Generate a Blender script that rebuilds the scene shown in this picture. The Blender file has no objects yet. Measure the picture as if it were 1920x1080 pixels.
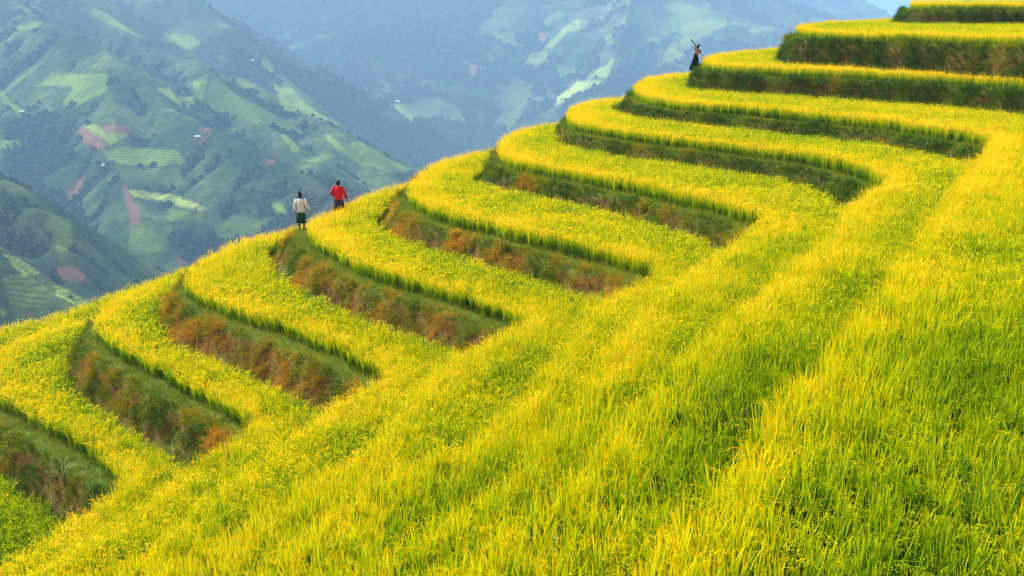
import bpy, bmesh, math, random
import numpy as np
from mathutils import Vector, Matrix
random.seed(7)
RNG = np.random.default_rng(11)
SC = bpy.context.scene
COL = SC.collection
R = math.radians

# ------------------------------------------------------------------ camera
FPX, HY = 1900.0, 8.0
TH = math.atan((540 - HY) / FPX)
cam_d = bpy.data.cameras.new('camera')
cam_d.sensor_width = 36.0
cam_d.lens = FPX / 1920.0 * 36.0
cam_d.clip_start, cam_d.clip_end = 0.1, 20000.0
cam = bpy.data.objects.new('camera', cam_d)
COL.objects.link(cam)
cam.rotation_euler = (R(90) - TH, 0, 0)
SC.camera = cam


def ray(px, py):
    u, v = (px - 960) / FPX, -(py - 540) / FPX
    return np.array([u, math.cos(TH) + v * math.sin(TH), -math.sin(TH) + v * math.cos(TH)])


def at_level(px, py, z):            # where a sight line meets the level plane z
    d = ray(px, py)
    t = z / d[2]
    return (d[0] * t, d[1] * t)


def at_depth(px, py, D):
    d = ray(px, py)
    t = D / d[1]
    return (d[0] * t, D, d[2] * t)


# ------------------------------------------------------------------ noise
def _hash(ix, iy, s):
    h = (ix.astype(np.int64) * 374761393 + iy.astype(np.int64) * 668265263 + s * 1274126177) & 0xFFFFFFFF
    h = ((h ^ (h >> 13)) * 1274126177) & 0xFFFFFFFF
    return ((h ^ (h >> 16)) & 0xFFFFFF) / float(0xFFFFFF)


def vnoise(x, y, s=0):
    x, y = np.asarray(x, float), np.asarray(y, float)
    ix, iy = np.floor(x), np.floor(y)
    fx, fy = x - ix, y - iy
    fx, fy = fx * fx * (3 - 2 * fx), fy * fy * (3 - 2 * fy)
    a, b = _hash(ix, iy, s), _hash(ix + 1, iy, s)
    c, d = _hash(ix, iy + 1, s), _hash(ix + 1, iy + 1, s)
    return (a + (b - a) * fx) * (1 - fy) + (c + (d - c) * fx) * fy


def fbm(x, y, octv=4, s=0, ridged=False):
    r, a, t = 0, 1.0, 0
    for o in range(octv):
        n = vnoise(x * 2 ** o + 17.3 * o, y * 2 ** o - 9.1 * o, s + o)
        if ridged:
            n = 1 - abs(2 * n - 1)
        r = r + a * n
        t += a
        a *= 0.5
    return r / t


# ------------------------------------------------------------------ small helpers
def tag(o, label=None, cat=None, group=None, kind=None):
    if label: o['label'] = label
    if cat: o['category'] = cat
    if group: o['group'] = group
    if kind: o['kind'] = kind
    return o


def link(name, me, mat=None, parent=None):
    o = bpy.data.objects.new(name, me)
    COL.objects.link(o)
    if mat is not None:
        for m in (mat if isinstance(mat, (list, tuple)) else [mat]):
            me.materials.append(m)
    if parent is not None:
        o.parent = parent
    return o


def mesh_np(name, verts, faces, smooth=False):
    """verts (n,3), faces (m,k) all of the same size k"""
    me = bpy.data.meshes.new(name)
    verts = np.asarray(verts, np.float32)
    faces = np.asarray(faces, np.int32)
    m, k = faces.shape
    me.vertices.add(len(verts))
    me.vertices.foreach_set('co', verts.ravel())
    me.loops.add(m * k)
    me.loops.foreach_set('vertex_index', faces.ravel())
    me.polygons.add(m)
    me.polygons.foreach_set('loop_start', np.arange(0, m * k, k, dtype=np.int32))
    me.update(calc_edges=True)
    me.polygons.foreach_set('use_smooth', np.full(m, smooth, bool))
    me.validate()
    return me


def attr(me, name, vals, dom='POINT', typ='FLOAT'):
    a = me.attributes.new(name, typ, dom)
    vals = np.asarray(vals, np.float32)
    a.data.foreach_set('value' if typ in ('FLOAT', 'INT') else 'vector', vals.ravel())


def empty(name, loc, rz=0.0):
    o = bpy.data.objects.new(name, None)
    COL.objects.link(o)
    o.location = loc
    o.rotation_euler = (0, 0, rz)
    o.empty_display_size = 0.2
    return o


# ------------------------------------------------------------------ materials
def new_mat(name):
    m = bpy.data.materials.new(name)
    m.use_nodes = True
    nt = m.node_tree
    nt.nodes.clear()
    out = nt.nodes.new('ShaderNodeOutputMaterial')
    return m, nt, out


def N(nt, typ, **kw):
    n = nt.nodes.new(typ)
    for k, v in kw.items():
        if k.startswith('i_'):
            key = k[2:]
            key = int(key) if key.isdigit() else key.replace('_', ' ')
            n.inputs[key].default_value = v
        else:
            setattr(n, k, v)
    return n


def ramp(nt, stops, fac=None):
    r = nt.nodes.new('ShaderNodeValToRGB')
    els = r.color_ramp.elements
    while len(els) > 1:
        els.remove(els[-1])
    els[0].position, els[0].color = stops[0][0], (*stops[0][1], 1)
    for p, c in stops[1:]:
        e = els.new(p)
        e.color = (*c, 1)
    if fac is not None:
        nt.links.new(fac, r.inputs[0])
    return r


def mix(nt, a, b, fac, mode='MIX'):
    m = nt.nodes.new('ShaderNodeMix')
    m.data_type = 'RGBA'
    m.blend_type = mode
    for sock, v in ((m.inputs[0], fac), (m.inputs[6], a), (m.inputs[7], b)):
        if isinstance(v, (int, float)):
            sock.default_value = v
        elif isinstance(v, tuple):
            sock.default_value = (*v, 1)
        else:
            nt.links.new(v, sock)
    return m.outputs[2]


def math_n(nt, op, a, b=None, clamp=False):
    m = nt.nodes.new('ShaderNodeMath')
    m.operation = op
    m.use_clamp = clamp
    for i, v in enumerate((a, b)):
        if v is None:
            continue
        if isinstance(v, (int, float)):
            m.inputs[i].default_value = v
        else:
            nt.links.new(v, m.inputs[i])
    return m.outputs[0]


def leaf_shader(nt, out, color, trans=0.35, rough=0.7, spec=0.04):
    p = N(nt, 'ShaderNodeBsdfPrincipled')
    p.inputs['Roughness'].default_value = rough
    p.inputs['Specular IOR Level'].default_value = spec
    t = N(nt, 'ShaderNodeBsdfTranslucent')
    mx = N(nt, 'ShaderNodeMixShader')
    mx.inputs[0].default_value = trans
    nt.links.new(color, p.inputs['Base Color'])
    nt.links.new(color, t.inputs['Color'])
    nt.links.new(p.outputs[0], mx.inputs[1])
    nt.links.new(t.outputs[0], mx.inputs[2])
    nt.links.new(mx.outputs[0], out.inputs['Surface'])


def plant_mat(name, stops, trans=0.35, tone_w=0.7, tint_w=0.45, bias=-0.1):
    m, nt, out = new_mat(name)
    ripe = N(nt, 'ShaderNodeAttribute', attribute_type='INSTANCER', attribute_name='tone')
    tint = N(nt, 'ShaderNodeAttribute', attribute_type='GEOMETRY', attribute_name='tint')
    a = math_n(nt, 'MULTIPLY', ripe.outputs['Fac'], tone_w)
    b = math_n(nt, 'MULTIPLY', tint.outputs['Fac'], tint_w)
    f = math_n(nt, 'ADD', math_n(nt, 'ADD', a, b), bias, clamp=True)
    rp = ramp(nt, stops, f)
    leaf_shader(nt, out, rp.outputs[0], trans)
    return m


MAT = {}
MAT['rice'] = plant_mat('rice leaves and ears', [
    (0.0, (0.040, 0.105, 0.003)), (0.22, (0.14, 0.27, 0.002)), (0.45, (0.40, 0.49, 0.002)),
    (0.68, (0.72, 0.60, 0.001)), (0.86, (0.90, 0.52, 0.001)), (1.0, (0.88, 0.56, 0.03))], 0.42, 0.5, 0.62, -0.06)
MAT['weed'] = plant_mat('bank weeds', [
    (0.0, (0.020, 0.052, 0.003)), (0.3, (0.065, 0.125, 0.003)), (0.5, (0.17, 0.175, 0.004)),
    (0.7, (0.33, 0.19, 0.010)), (1.0, (0.54, 0.20, 0.015))], 0.35, 0.8, 0.3, -0.05)
MAT['verge'] = plant_mat('ledge grass', [
    (0.0, (0.06, 0.11, 0.006)), (0.4, (0.17, 0.22, 0.010)), (1.0, (0.34, 0.25, 0.03))], 0.35)
MAT['forest'] = plant_mat('far tree crowns', [
    (0.0, (0.018, 0.04, 0.012)), (0.5, (0.035, 0.07, 0.018)), (1.0, (0.07, 0.11, 0.03))], 0.0)


def soil_material():
    m, nt, out = new_mat('terrace soil')
    geo = N(nt, 'ShaderNodeNewGeometry')
    sep = N(nt, 'ShaderNodeSeparateXYZ')
    nt.links.new(geo.outputs['Normal'], sep.inputs[0])
    n1 = N(nt, 'ShaderNodeTexNoise', i_Scale=1.3, i_Detail=8.0, i_Roughness=0.65)
    n2 = N(nt, 'ShaderNodeTexNoise', i_Scale=14.0, i_Detail=6.0)
    for n in (n1, n2):
        nt.links.new(geo.outputs['Position'], n.inputs['Vector'])
    soil = ramp(nt, [(0.3, (0.05, 0.022, 0.010)), (0.5, (0.11, 0.045, 0.018)), (0.7, (0.18, 0.08, 0.03))], n1.outputs[0])
    moss = ramp(nt, [(0.3, (0.03, 0.06, 0.008)), (0.7, (0.08, 0.12, 0.015))], n2.outputs[0])
    f = ramp(nt, [(0.45, (0, 0, 0)), (0.6, (1, 1, 1))], n1.outputs[0])
    flat = ramp(nt, [(0.55, (0, 0, 0)), (0.85, (1, 1, 1))], sep.outputs[2])
    c = mix(nt, soil.outputs[0], moss.outputs[0], math_n(nt, 'MULTIPLY', f.outputs[0], 0.6))
    c = mix(nt, c, moss.outputs[0], flat.outputs[0])
    p = N(nt, 'ShaderNodeBsdfPrincipled', i_Roughness=0.95)
    p.inputs['Specular IOR Level'].default_value = 0.1
    nt.links.new(c, p.inputs['Base Color'])
    b = N(nt, 'ShaderNodeBump', i_Strength=0.8, i_Distance=0.06)
    nt.links.new(n2.outputs[0], b.inputs['Height'])
    nt.links.new(b.outputs[0], p.inputs['Normal'])
    nt.links.new(p.outputs[0], out.inputs['Surface'])
    return m


def simple_mat(name, col, rough=0.8, noise=None, col2=None, scale=8.0):
    m, nt, out = new_mat(name)
    p = N(nt, 'ShaderNodeBsdfPrincipled')
    p.inputs['Roughness'].default_value = rough
    p.inputs['Specular IOR Level'].default_value = 0.25
    if col2 is not None:
        tc = N(nt, 'ShaderNodeTexCoord')
        n = N(nt, 'ShaderNodeTexNoise', i_Scale=scale, i_Detail=4.0)
        nt.links.new(tc.outputs['Object'], n.inputs['Vector'])
        rp = ramp(nt, [(0.4, col), (0.6, col2)], n.outputs[0])
        nt.links.new(rp.outputs[0], p.inputs['Base Color'])
    else:
        p.inputs['Base Color'].default_value = (*col, 1)
    nt.links.new(p.outputs[0], out.inputs['Surface'])
    return m


# ------------------------------------------------------------------ the terraces in plan
RICE_H = 0.75
ZT = {-4: -11.9, -3: -10.85, -2: -9.75, -1: -8.68, 0: -7.68, 1: -6.8, 2: -5.95, 3: -5.12, 4: -4.3, 5: -2.98, 6: -1.2, 7: 0.3}
ZS = {k: v - RICE_H for k, v in ZT.items()}          # soil levels
EDGE = {   # edge of the rice of each terrace: behind the spur, round its nose, along the bank, round the corner, near side
    -3: [(182, 582), (135, 588), (104, 596), (69, 609), (41, 621), (0, 640), (-50, 668), (-65, 695), (-45, 715), (0, 727), (39, 748), (78, 772), (117, 792), (156, 815),
         (187, 836), (218, 860), (232, 875), (205, 903), (165, 930), (136, 944), (100, 975), (60, 1005), (0, 1037)],
    -2: [(356, 494), (340, 503), (299, 514), (270, 522), (236, 535), (206, 549), (186, 566), (174, 583), (171, 594), (176, 604), (188, 617), (218, 632), (253, 650), (288, 667),
         (330, 688), (369, 712), (408, 732), (439, 748), (463, 763), (471, 774), (455, 795), (387, 832), (330, 870), (260, 925), (180, 975),
         (90, 1025), (0, 1078)],
    -1: [(562, 415), (530, 421), (500, 428), (457, 438), (422, 450), (384, 468), (359, 487), (345, 503), (343, 514), (352, 526), (400, 547), (450, 565), (500, 580),
         (546, 594), (606, 619), (648, 640), (686, 656), (712, 670), (722, 684), (690, 704), (618, 737), (540, 795), (455, 858), (392, 900), (333, 947),
         (271, 1001), (217, 1032), (130, 1080)],
    0: [(750, 338), (700, 349), (665, 362), (640, 381), (600, 393), (578, 402), (572, 413), (585, 428), (603, 440), (641, 463), (697, 488),
        (746, 502), (817, 520), (869, 534), (922, 551), (957, 565), (984, 575), (980, 590), (860, 640), (762, 717), (708, 784), (675, 822), (625, 855),
        (541, 900), (450, 947), (360, 1005), (270, 1050), (200, 1090)],
    1: [(925, 273), (873, 280), (827, 291), (798, 305), (778, 319), (762, 335), (764, 352), (800, 373), (850, 388), (922, 406), (993, 421), (1063, 438),
        (1140, 456), (1200, 474), (1230, 487), (1222, 502), (1120, 544), (1080, 595), (1035, 645), (1000, 700), (955, 745), (905, 780), (850, 810),
        (791, 830), (708, 865), (650, 901), (583, 947), (517, 1005), (440, 1062), (400, 1100)],
    2: [(1055, 221), (1007, 226), (973, 235), (946, 246), (932, 258), (930, 268), (942, 282), (993, 295), (1060, 306), (1127, 318), (1193, 329), (1260, 346),
        (1327, 358), (1393, 375), (1424, 388), (1426, 402), (1350, 448), (1298, 484), (1210, 545), (1150, 610), (1110, 675), (1065, 740), (960, 845),
        (830, 930), (720, 1000), (620, 1062), (570, 1100)],
    3: [(1190, 171), (1140, 177), (1100, 183), (1073, 191), (1060, 202), (1059, 212), (1093, 222), (1193, 239), (1327, 252), (1460, 268), (1533, 278),
        (1613, 297), (1655, 312), (1664, 326), (1590, 362), (1560, 420), (1480, 480), (1380, 555), (1270, 650), (1180, 740), (1090, 820), (1040, 885),
        (960, 945), (880, 990), (800, 1045), (740, 1085)],
    4: [(1320, 128), (1265, 132), (1220, 138), (1195, 146), (1186, 156), (1205, 170), (1260, 180), (1400, 190), (1533, 202), (1667, 213),
        (1778, 229), (1836, 236), (1862, 243), (1850, 262), (1826, 288), (1790, 335), (1730, 410), (1640, 520), (1550, 620), (1450, 730), (1370, 830), (1280, 930), (1190, 1020), (1120, 1085)],
    5: [(1490, 84), (1420, 88), (1360, 93), (1325, 100), (1315, 107), (1330, 112), (1400, 116), (1500, 120), (1600, 124), (1750, 130), (1920, 140), (2080, 152), (2230, 166)],
    6: [(1705, 32), (1640, 34), (1560, 37), (1505, 42), (1490, 46), (1510, 50), (1600, 52), (1750, 55), (1920, 59), (2100, 64), (2260, 70)],
}


def smooth_poly(P, n=2):
    P = np.array(P, float)
    for _ in range(n):
        Q = np.empty((2 * len(P), 2))
        Q[0], Q[-1] = P[0], P[-1]
        Q[1:-1:2] = P[:-1] * 0.75 + P[1:] * 0.25
        Q[2:-1:2] = P[:-1] * 0.25 + P[1:] * 0.75
        P = Q
    return P


PLAN = {}
for k, pl in EDGE.items():
    P = np.array([at_level(x, y, ZT[k]) for x, y in pl])
    if k <= 4:                                  # the near side runs on past the camera
        d = P[-1] - P[-3]
        d /= np.linalg.norm(d)
        ext = [P[-1] + d * 2.5, P[-1] + d * 5 + np.array([0, -2.0]), P[-1] + d * 7 + np.array([0, -25.0])]
    elif k == 5:
        e = P[-1]
        ext = [(e[0] + 1.2, e[1] - 2.5), (e[0] - 2, e[1] - 8), (19, 26), (12, 14), (8, 6), (7, 0), (5, -25)]
    else:
        e = P[-1]
        ext = [(e[0] + 3, e[1] - 4), (e[0] - 1, e[1] - 14), (26, 26), (18, 12), (12, 3), (9, -25)]
    back = [P[0] + np.array([2.0, 4.5]), P[0] + np.array([12.0, 30.0]), P[0] + np.array([60.0, 130.0])][::-1]
    PLAN[k] = smooth_poly(np.vstack([back, P, ext]), 2)
# top terrace: real points, its edge lies just above the eye
b6 = PLAN[6]
H7 = [(130, 115), (60, 100), (34.5, 88), (31.5, 83), (29.5, 78), (29.9, 75.5), (33, 73.8), (40, 72), (50, 70), (58, 66), (60, 50), (40, 25), (22, 5), (15, -25)]
PLAN[7] = smooth_poly(H7, 2)
# the lowest terrace: outside the frame, one step below and beyond -3
P3 = PLAN[-3]
tn = np.gradient(P3, axis=0)
tn /= np.linalg.norm(tn, axis=1)[:, None] + 1e-9
PLAN[-4] = P3 + np.stack([-tn[:, 1], tn[:, 0]], 1) * -4.6


def sdist(P, x, y):
    """signed distance to an edge line, positive uphill (inside)"""
    poly = np.vstack([P, [(300, P[-1][1]), (300, P[0][1])]])
    shp = x.shape
    x, y = x.ravel(), y.ravel()
    inside = np.zeros(len(x), bool)
    x0, y0 = poly[:, 0], poly[:, 1]
    x1, y1 = np.roll(x0, -1), np.roll(y0, -1)
    for a, b, c, d in zip(x0, y0, x1, y1):
        if b == d: continue
        m = (b > y) != (d > y)
        inside[m] ^= x[m] < (c - a) * (y[m] - b) / (d - b) + a
    dist = np.full(len(x), 1e9)
    for (a, b), (c, d) in zip(P[:-1], P[1:]):
        dx, dy = c - a, d - b
        L = dx * dx + dy * dy + 1e-12
        t = np.clip(((x - a) * dx + (y - b) * dy) / L, 0, 1)
        dist = np.minimum(dist, (x - a - t * dx) ** 2 + (y - b - t * dy) ** 2)
    dist = np.sqrt(dist)
    return np.where(inside, dist, -dist).reshape(shp)


LEDGE, RUN, FOOT = 0.60, 0.72, 0.30
KS = sorted(ZT)


def wobble(x, y):
    return 0.22 * (fbm(x * 0.5, y * 0.5, 3, 5) - 0.5) + 0.16 * (vnoise(x * 1.8, y * 1.8, 9) - 0.5)


CORNER = {}
for k in PLAN:
    if k in EDGE and k <= 4:
        c = max(range(len(EDGE[k])), key=lambda i: EDGE[k][i][0])
        CORNER[k] = np.array(at_level(*EDGE[k][c], ZT[k]))
    elif k == -4:
        c = max(range(len(EDGE[-3])), key=lambda i: EDGE[-3][i][0])
        CORNER[k] = np.array(at_level(*EDGE[-3][c], ZT[-3]))


def bank_width(k, x, y):
    """ledge and bank are full width on the far side of the hollow, narrow on the steep near side"""
    P = PLAN[k]
    if k == 7 or k == -4:
        return np.ones(x.shape)
    L = np.concatenate([[0], np.cumsum(np.linalg.norm(np.diff(P, axis=0), axis=1))])
    lc = L[np.argmin(np.linalg.norm(P - CORNER[k], axis=1))] if k in CORNER else 1e6
    head = EDGE[k][:max(range(len(EDGE[k])), key=lambda i: EDGE[k][i][0]) + 1] if k in CORNER else EDGE[k]
    tip = np.array(at_level(*min(head), ZT[k]))
    ln = L[np.argmin(np.linalg.norm(P - tip, axis=1))]
    best, arc = np.full(x.shape, 1e9), np.zeros(x.shape)
    for i in range(len(P) - 1):
        (a, b), (c, d) = P[i], P[i + 1]
        dx, dy = c - a, d - b
        t = np.clip(((x - a) * dx + (y - b) * dy) / (dx * dx + dy * dy + 1e-12), 0, 1)
        q = (x - a - t * dx) ** 2 + (y - b - t * dy) ** 2
        m = q < best
        best[m] = q[m]
        arc[m] = (L[i] + t * (L[i + 1] - L[i]))[m]
    w = np.clip((arc - lc + 0.4) / 2.2, 0, 1)
    nose = 0.98 if k == 0 else 0.66 if k < 2 else 0.6 if k == 5 else 0.42
    v = np.clip((arc - ln) / 3.0, 0, 1)
    return (nose + (1 - nose) * v * v * (3 - 2 * v)) * (1 - 0.85 * w * w * (3 - 2 * w))


def height(x, y, D=None):
    h = np.full(x.shape, -1e9)
    w = wobble(x, y)
    for k in KS:
        d = D[k] if D is not None else sdist(PLAN[k], x, y)
        b = GW[k]
        s = -d - LEDGE * b + w * b
        step = ZS[k] - ZS.get(k - 1, ZS[k] - 1.1)
        if k == KS[0]:
            hk = ZS[k] - np.maximum(s, 0) * 0.85
        else:
            t = s / (RUN * b)
            tt = np.clip(t, 0, 1)
            hk = ZS[k] - step * (tt + 0.10 * np.sin(tt * math.pi)) - np.maximum(t - 1, 0) * 4
        h = np.maximum(h, hk)
    return h


gx = np.arange(-32, 62, 0.17)
gy = [-5.0]
while gy[-1] < 112:
    gy.append(gy[-1] + (0.11 if gy[-1] < 35 else 0.15 if gy[-1] < 55 else 0.35))
gy = np.array(gy)
GX, GY = np.meshgrid(gx, gy)
GD = {k: sdist(PLAN[k], GX, GY) for k in KS}
GW = {k: bank_width(k, GX, GY) for k in KS}
GH = height(GX, GY, GD)
steep = np.hypot(np.gradient(GH, axis=0) / np.gradient(GY, axis=0), np.gradient(GH, axis=1) / 0.17) > 0.5
GH = GH + np.where(steep, 0.14, 0.03) * (fbm(GX * 3, GY * 3, 3, 3) - 0.5)


def grid_faces(ny, nx):
    i = np.arange(ny * nx).reshape(ny, nx)
    return np.stack([i[:-1, :-1], i[:-1, 1:], i[1:, 1:], i[1:, :-1]], -1).reshape(-1, 4)


me = mesh_np('terraced hillside', np.stack([GX, GY, GH], -1).reshape(-1, 3), grid_faces(len(gy), len(gx)), True)
hill = link('terraced_ground', me, soil_material())
tag(hill, 'brown earth steps of the terraced hillside under the rice', 'terraced ground', kind='structure')


def ground_z(x, y):
    ix = np.clip(np.interp(x, gx, np.arange(len(gx))), 0, len(gx) - 1.001)
    iy = np.clip(np.interp(y, gy, np.arange(len(gy))), 0, len(gy) - 1.001)
    x0, y0 = ix.astype(int), iy.astype(int)
    fx, fy = ix - x0, iy - y0
    return (GH[y0, x0] * (1 - fx) + GH[y0, x0 + 1] * fx) * (1 - fy) + (GH[y0 + 1, x0] * (1 - fx) + GH[y0 + 1, x0 + 1] * fx) * fy


# ------------------------------------------------------------------ plant pieces
def blade(base, az, length, width, lean0, bend, nseg, tint0, tint1, wprof=None, twist=0.0, tp=1.0):
    """one blade as a strip; returns verts, faces, tints"""
    V, T = [], []
    p = np.array(base, float)
    a = lean0
    out = np.array([math.cos(az), math.sin(az), 0])
    side = np.array([-math.sin(az + twist), math.cos(az + twist), 0])
    for i in range(nseg + 1):
        t = i / nseg
        w = width * (wprof(t) if wprof else (1 - t) ** 0.6 * (0.5 + 0.5 * min(1, t * 3)))
        w = max(w, width * 0.06)
        V += [p - side * w / 2, p + side * w / 2]
        T += [tint0 + (tint1 - tint0) * t ** tp] * 2
        st = length / nseg
        p = p + (out * math.sin(a) + np.array([0, 0, math.cos(a)])) * st
        a += bend / nseg
    F = [(2 * i, 2 * i + 1, 2 * i + 3, 2 * i + 2) for i in range(nseg)]
    return V, F, T


class Acc:
    def __init__(s): s.V, s.F, s.T = [], [], []
    def add(s, vft):
        V, F, T = vft
        o = len(s.V)
        s.V += list(V); s.T += list(T)
        s.F += [tuple(i + o for i in f) for f in F]
    def mesh(s, name):
        me = mesh_np(name, np.array(s.V), np.array([f if len(f) == 4 else (*f, f[-1]) for f in s.F]), False)
        attr(me, 'tint', s.T)
        return me


U = random.uniform


def rice_hill(kind):
    A = Acc()
    if kind == 'near':
        nl, npan, w, ns = 26, 5, 0.023, 5
    elif kind == 'mid':
        nl, npan, w, ns = 20, 6, 0.014, 3
    else:
        nl, npan, w, ns = 13, 6, 0.018, 2
    for i in range(nl):
        az = U(0, 6.283)
        r = U(0, 0.05)
        h = U(0.45, 0.86) if U(0, 1) < .85 else U(.85, 1.02)
        zb = U(0.0, 0.3)
        A.add(blade((r * math.cos(az), r * math.sin(az), zb), az + U(-.5, .5), h - zb, w * (U(.7, 1.1) if i % 3 else U(1.2, 1.7)), U(0.0, 0.16),
                    U(0.0, 0.3) if U(0, 1) < 0.88 else U(0.5, 1.3), ns, U(-0.55, -0.25), U(0.45, 1.1), twist=U(-1.2, 1.2), tp=1.7))
    for i in range(npan):
        az = U(0, 6.283)
        r = U(0, 0.05)
        L = U(0.55, 0.72)
        lean = U(0.02, 0.16)
        b = np.array([r * math.cos(az), r * math.sin(az), 0])
        A.add(blade(b, az, L, 0.006 if kind == 'near' else 0.008, lean, 0.1, 2, -0.4, 0.5, lambda t: 1, U(0, 3)))
        out = np.array([math.cos(az), math.sin(az), 0])
        p = b + (out * math.sin(lean + .05) + np.array([0, 0, math.cos(lean + .05)])) * L
        a = lean + 0.35
        droop = U(1.3, 2.4)
        gl = U(0.16, 0.24) if kind == 'near' else U(0.10, 0.15)
        nst = {'near': 9, 'mid': 4, 'far': 3}[kind]
        if kind == 'near':
            for j in range(nst):
                p = p + (out * math.sin(a) + np.array([0, 0, math.cos(a)])) * gl / nst
                a += droop / nst
                for g in range(2):
                    ga = az + U(-1.3, 1.3)
                    q = p + np.array([math.cos(ga), math.sin(ga), 0]) * U(0, 0.007) - np.array([0, 0, U(0, 0.008)])
                    A.add(blade(q, ga, U(.013, .020), U(.005, .0075), a + U(-.2, .4), 0.4, 2, U(.5, .85), U(.55, .95), lambda t: 1 - abs(2 * t - 1) * .8, U(-1.5, 1.5)))
        else:
            A.add(blade(p, az, gl, U(0.014, 0.022) * (.7 if kind == 'mid' else .95), a, droop, nst, .8, 1.0, lambda t: 0.4 + 0.6 * math.sin(math.pi * min(1, t + .15)), U(-1, 1)))
    return A.mesh('rice hill ' + kind)


def grass_tuft(n, hmin, hmax, w, spread, ns=2, bend=(0.3, 1.6), t=(0, .4, .5, 1)):
    A = Acc()
    for i in range(n):
        az = U(0, 6.283)
        r = U(0, spread)
        A.add(blade((r * math.cos(az), r * math.sin(az), -0.02), az + U(-.6, .6), U(hmin, hmax), w * U(.7, 1.3), U(0.05, 0.5), U(*bend), ns,
                    U(t[0], t[1]), U(t[2], t[3]), twist=U(-1, 1)))
    return A.mesh('tuft')


def leafy_weed(n, rad, leaf):
    A = Acc()
    for i in range(n):
        az, el = U(0, 6.283), U(-0.1, 1.5)
        rr = rad * U(.3, 1) ** .6
        c = np.array([math.cos(az) * math.cos(el), math.sin(az) * math.cos(el), math.sin(el) * 0.8]) * rr
        a2 = az + U(-1, 1)
        A.add(blade(c, a2, leaf * U(.6, 1.3), leaf * 0.55 * U(.7, 1.2), U(.6, 1.6), U(.2, .9), 2, U(0, .5), U(.2, .8), lambda t: math.sin(math.pi * min(.97, t * .9 + .08)), U(-.6, .6)))
    return A.mesh('weed')


def far_tree():
    """a rough little crown of leaf clumps"""
    A = Acc()
    for i in range(34):
        az, el = U(0, 6.283), U(-0.4, 1.5)
        rr = U(.5, 1) * 0.5
        c = np.array([math.cos(az) * math.cos(el) * rr, math.sin(az) * math.cos(el) * rr, 0.5 + math.sin(el) * rr * 1.0])
        d = np.array([U(-1, 1), U(-1, 1), U(-1, 1)]); d /= np.linalg.norm(d) + 1e-6
        e = np.cross(d, [U(-1, 1), U(-1, 1), U(-1, 1)]); e /= np.linalg.norm(e) + 1e-6
        s = U(.16, .3)
        tt = U(0, 1)
        A.add(([c + d * s, c + e * s, c - d * s, c - e * s], [(0, 1, 2, 3)], [tt] * 4))
    return A.mesh('crown')


def make_set(name, meshes, mat):
    col = bpy.data.collections.new(name)
    for i, me in enumerate(meshes):
        me.materials.append(mat)
        col.objects.link(bpy.data.objects.new('%s %02d' % (name, i), me))
    return col


SETS = {
    'rice': make_set('rice plants', [rice_hill('near') for _ in range(7)] + [rice_hill('mid') for _ in range(6)] + [rice_hill('far') for _ in range(6)], MAT['rice']),
    'weed': make_set('weeds', [grass_tuft(34, .25, .6, .012, .10, 3, (.9, 2.6), (-.3, 0, .5, 1.1)) for _ in range(4)] + [leafy_weed(60, .18, .065) for _ in range(4)]
                     + [grass_tuft(18, .15, .3, .012, .10, 2) for _ in range(2)], MAT['weed']),
    'verge': make_set('verge', [grass_tuft(22, .08, .24, .012, .12, 2) for _ in range(5)], MAT['verge']),
    'forest': make_set('crowns', [far_tree() for _ in range(6)], MAT['forest']),
}


def gn_scatter(name, col):
    ng = bpy.data.node_groups.new(name, 'GeometryNodeTree')
    ng.interface.new_socket('Geometry', in_out='INPUT', socket_type='NodeSocketGeometry')
    ng.interface.new_socket('Geometry', in_out='OUTPUT', socket_type='NodeSocketGeometry')
    n = ng.nodes
    gi, go = n.new('NodeGroupInput'), n.new('NodeGroupOutput')
    ci = n.new('GeometryNodeCollectionInfo')
    ci.inputs['Collection'].default_value = col
    ci.inputs['Separate Children'].default_value = True
    ci.inputs['Reset Children'].default_value = True
    iop = n.new('GeometryNodeInstanceOnPoints')
    iop.inputs['Pick Instance'].default_value = True

    def named(nm, typ):
        a = n.new('GeometryNodeInputNamedAttribute')
        a.data_type = typ
        a.inputs['Name'].default_value = nm
        return a.outputs['Attribute']
    L = ng.links.new
    L(gi.outputs[0], iop.inputs['Points'])
    L(ci.outputs[0], iop.inputs['Instance'])
    L(named('variant', 'INT'), iop.inputs['Instance Index'])
    e2r = n.new('FunctionNodeEulerToRotation')
    L(named('rot', 'FLOAT_VECTOR'), e2r.inputs[0])
    L(e2r.outputs[0], iop.inputs['Rotation'])
    L(named('size', 'FLOAT_VECTOR'), iop.inputs['Scale'])
    L(iop.outputs[0], go.inputs[0])
    return ng


NG = {k: gn_scatter(k + ' scatter', c) for k, c in SETS.items()}


def scatter(name, setname, P, variant, rot, size, tone, label, cat, group=None):
    me = bpy.data.meshes.new(name)
    me.vertices.add(len(P))
    me.vertices.foreach_set('co', np.asarray(P, np.float32).ravel())
    a = me.attributes.new('variant', 'INT', 'POINT')
    a.data.foreach_set('value', np.asarray(variant, np.int32))
    attr(me, 'rot', rot, typ='FLOAT_VECTOR')
    attr(me, 'size', size, typ='FLOAT_VECTOR')
    attr(me, 'tone', tone)
    o = link(name, me)
    md = o.modifiers.new('scatter', 'NODES')
    md.node_group = NG[setname]
    tag(o, label, cat, group, 'stuff')
    return o


def project(x, y, z):
    c = y * math.cos(TH) - z * math.sin(TH)
    c = np.where(c < 0.3, 0.3, c)
    v = (y * math.sin(TH) + z * math.cos(TH)) / c
    return 960 + FPX * x / c, 540 - FPX * v, c


def in_view(x, y, z, mg=220):
    px, py, c = project(x, y, z)
    return (px > -mg) & (px < 1920 + mg) & (py > -160) & (py < 1080 + mg) & (y > 2)


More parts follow.
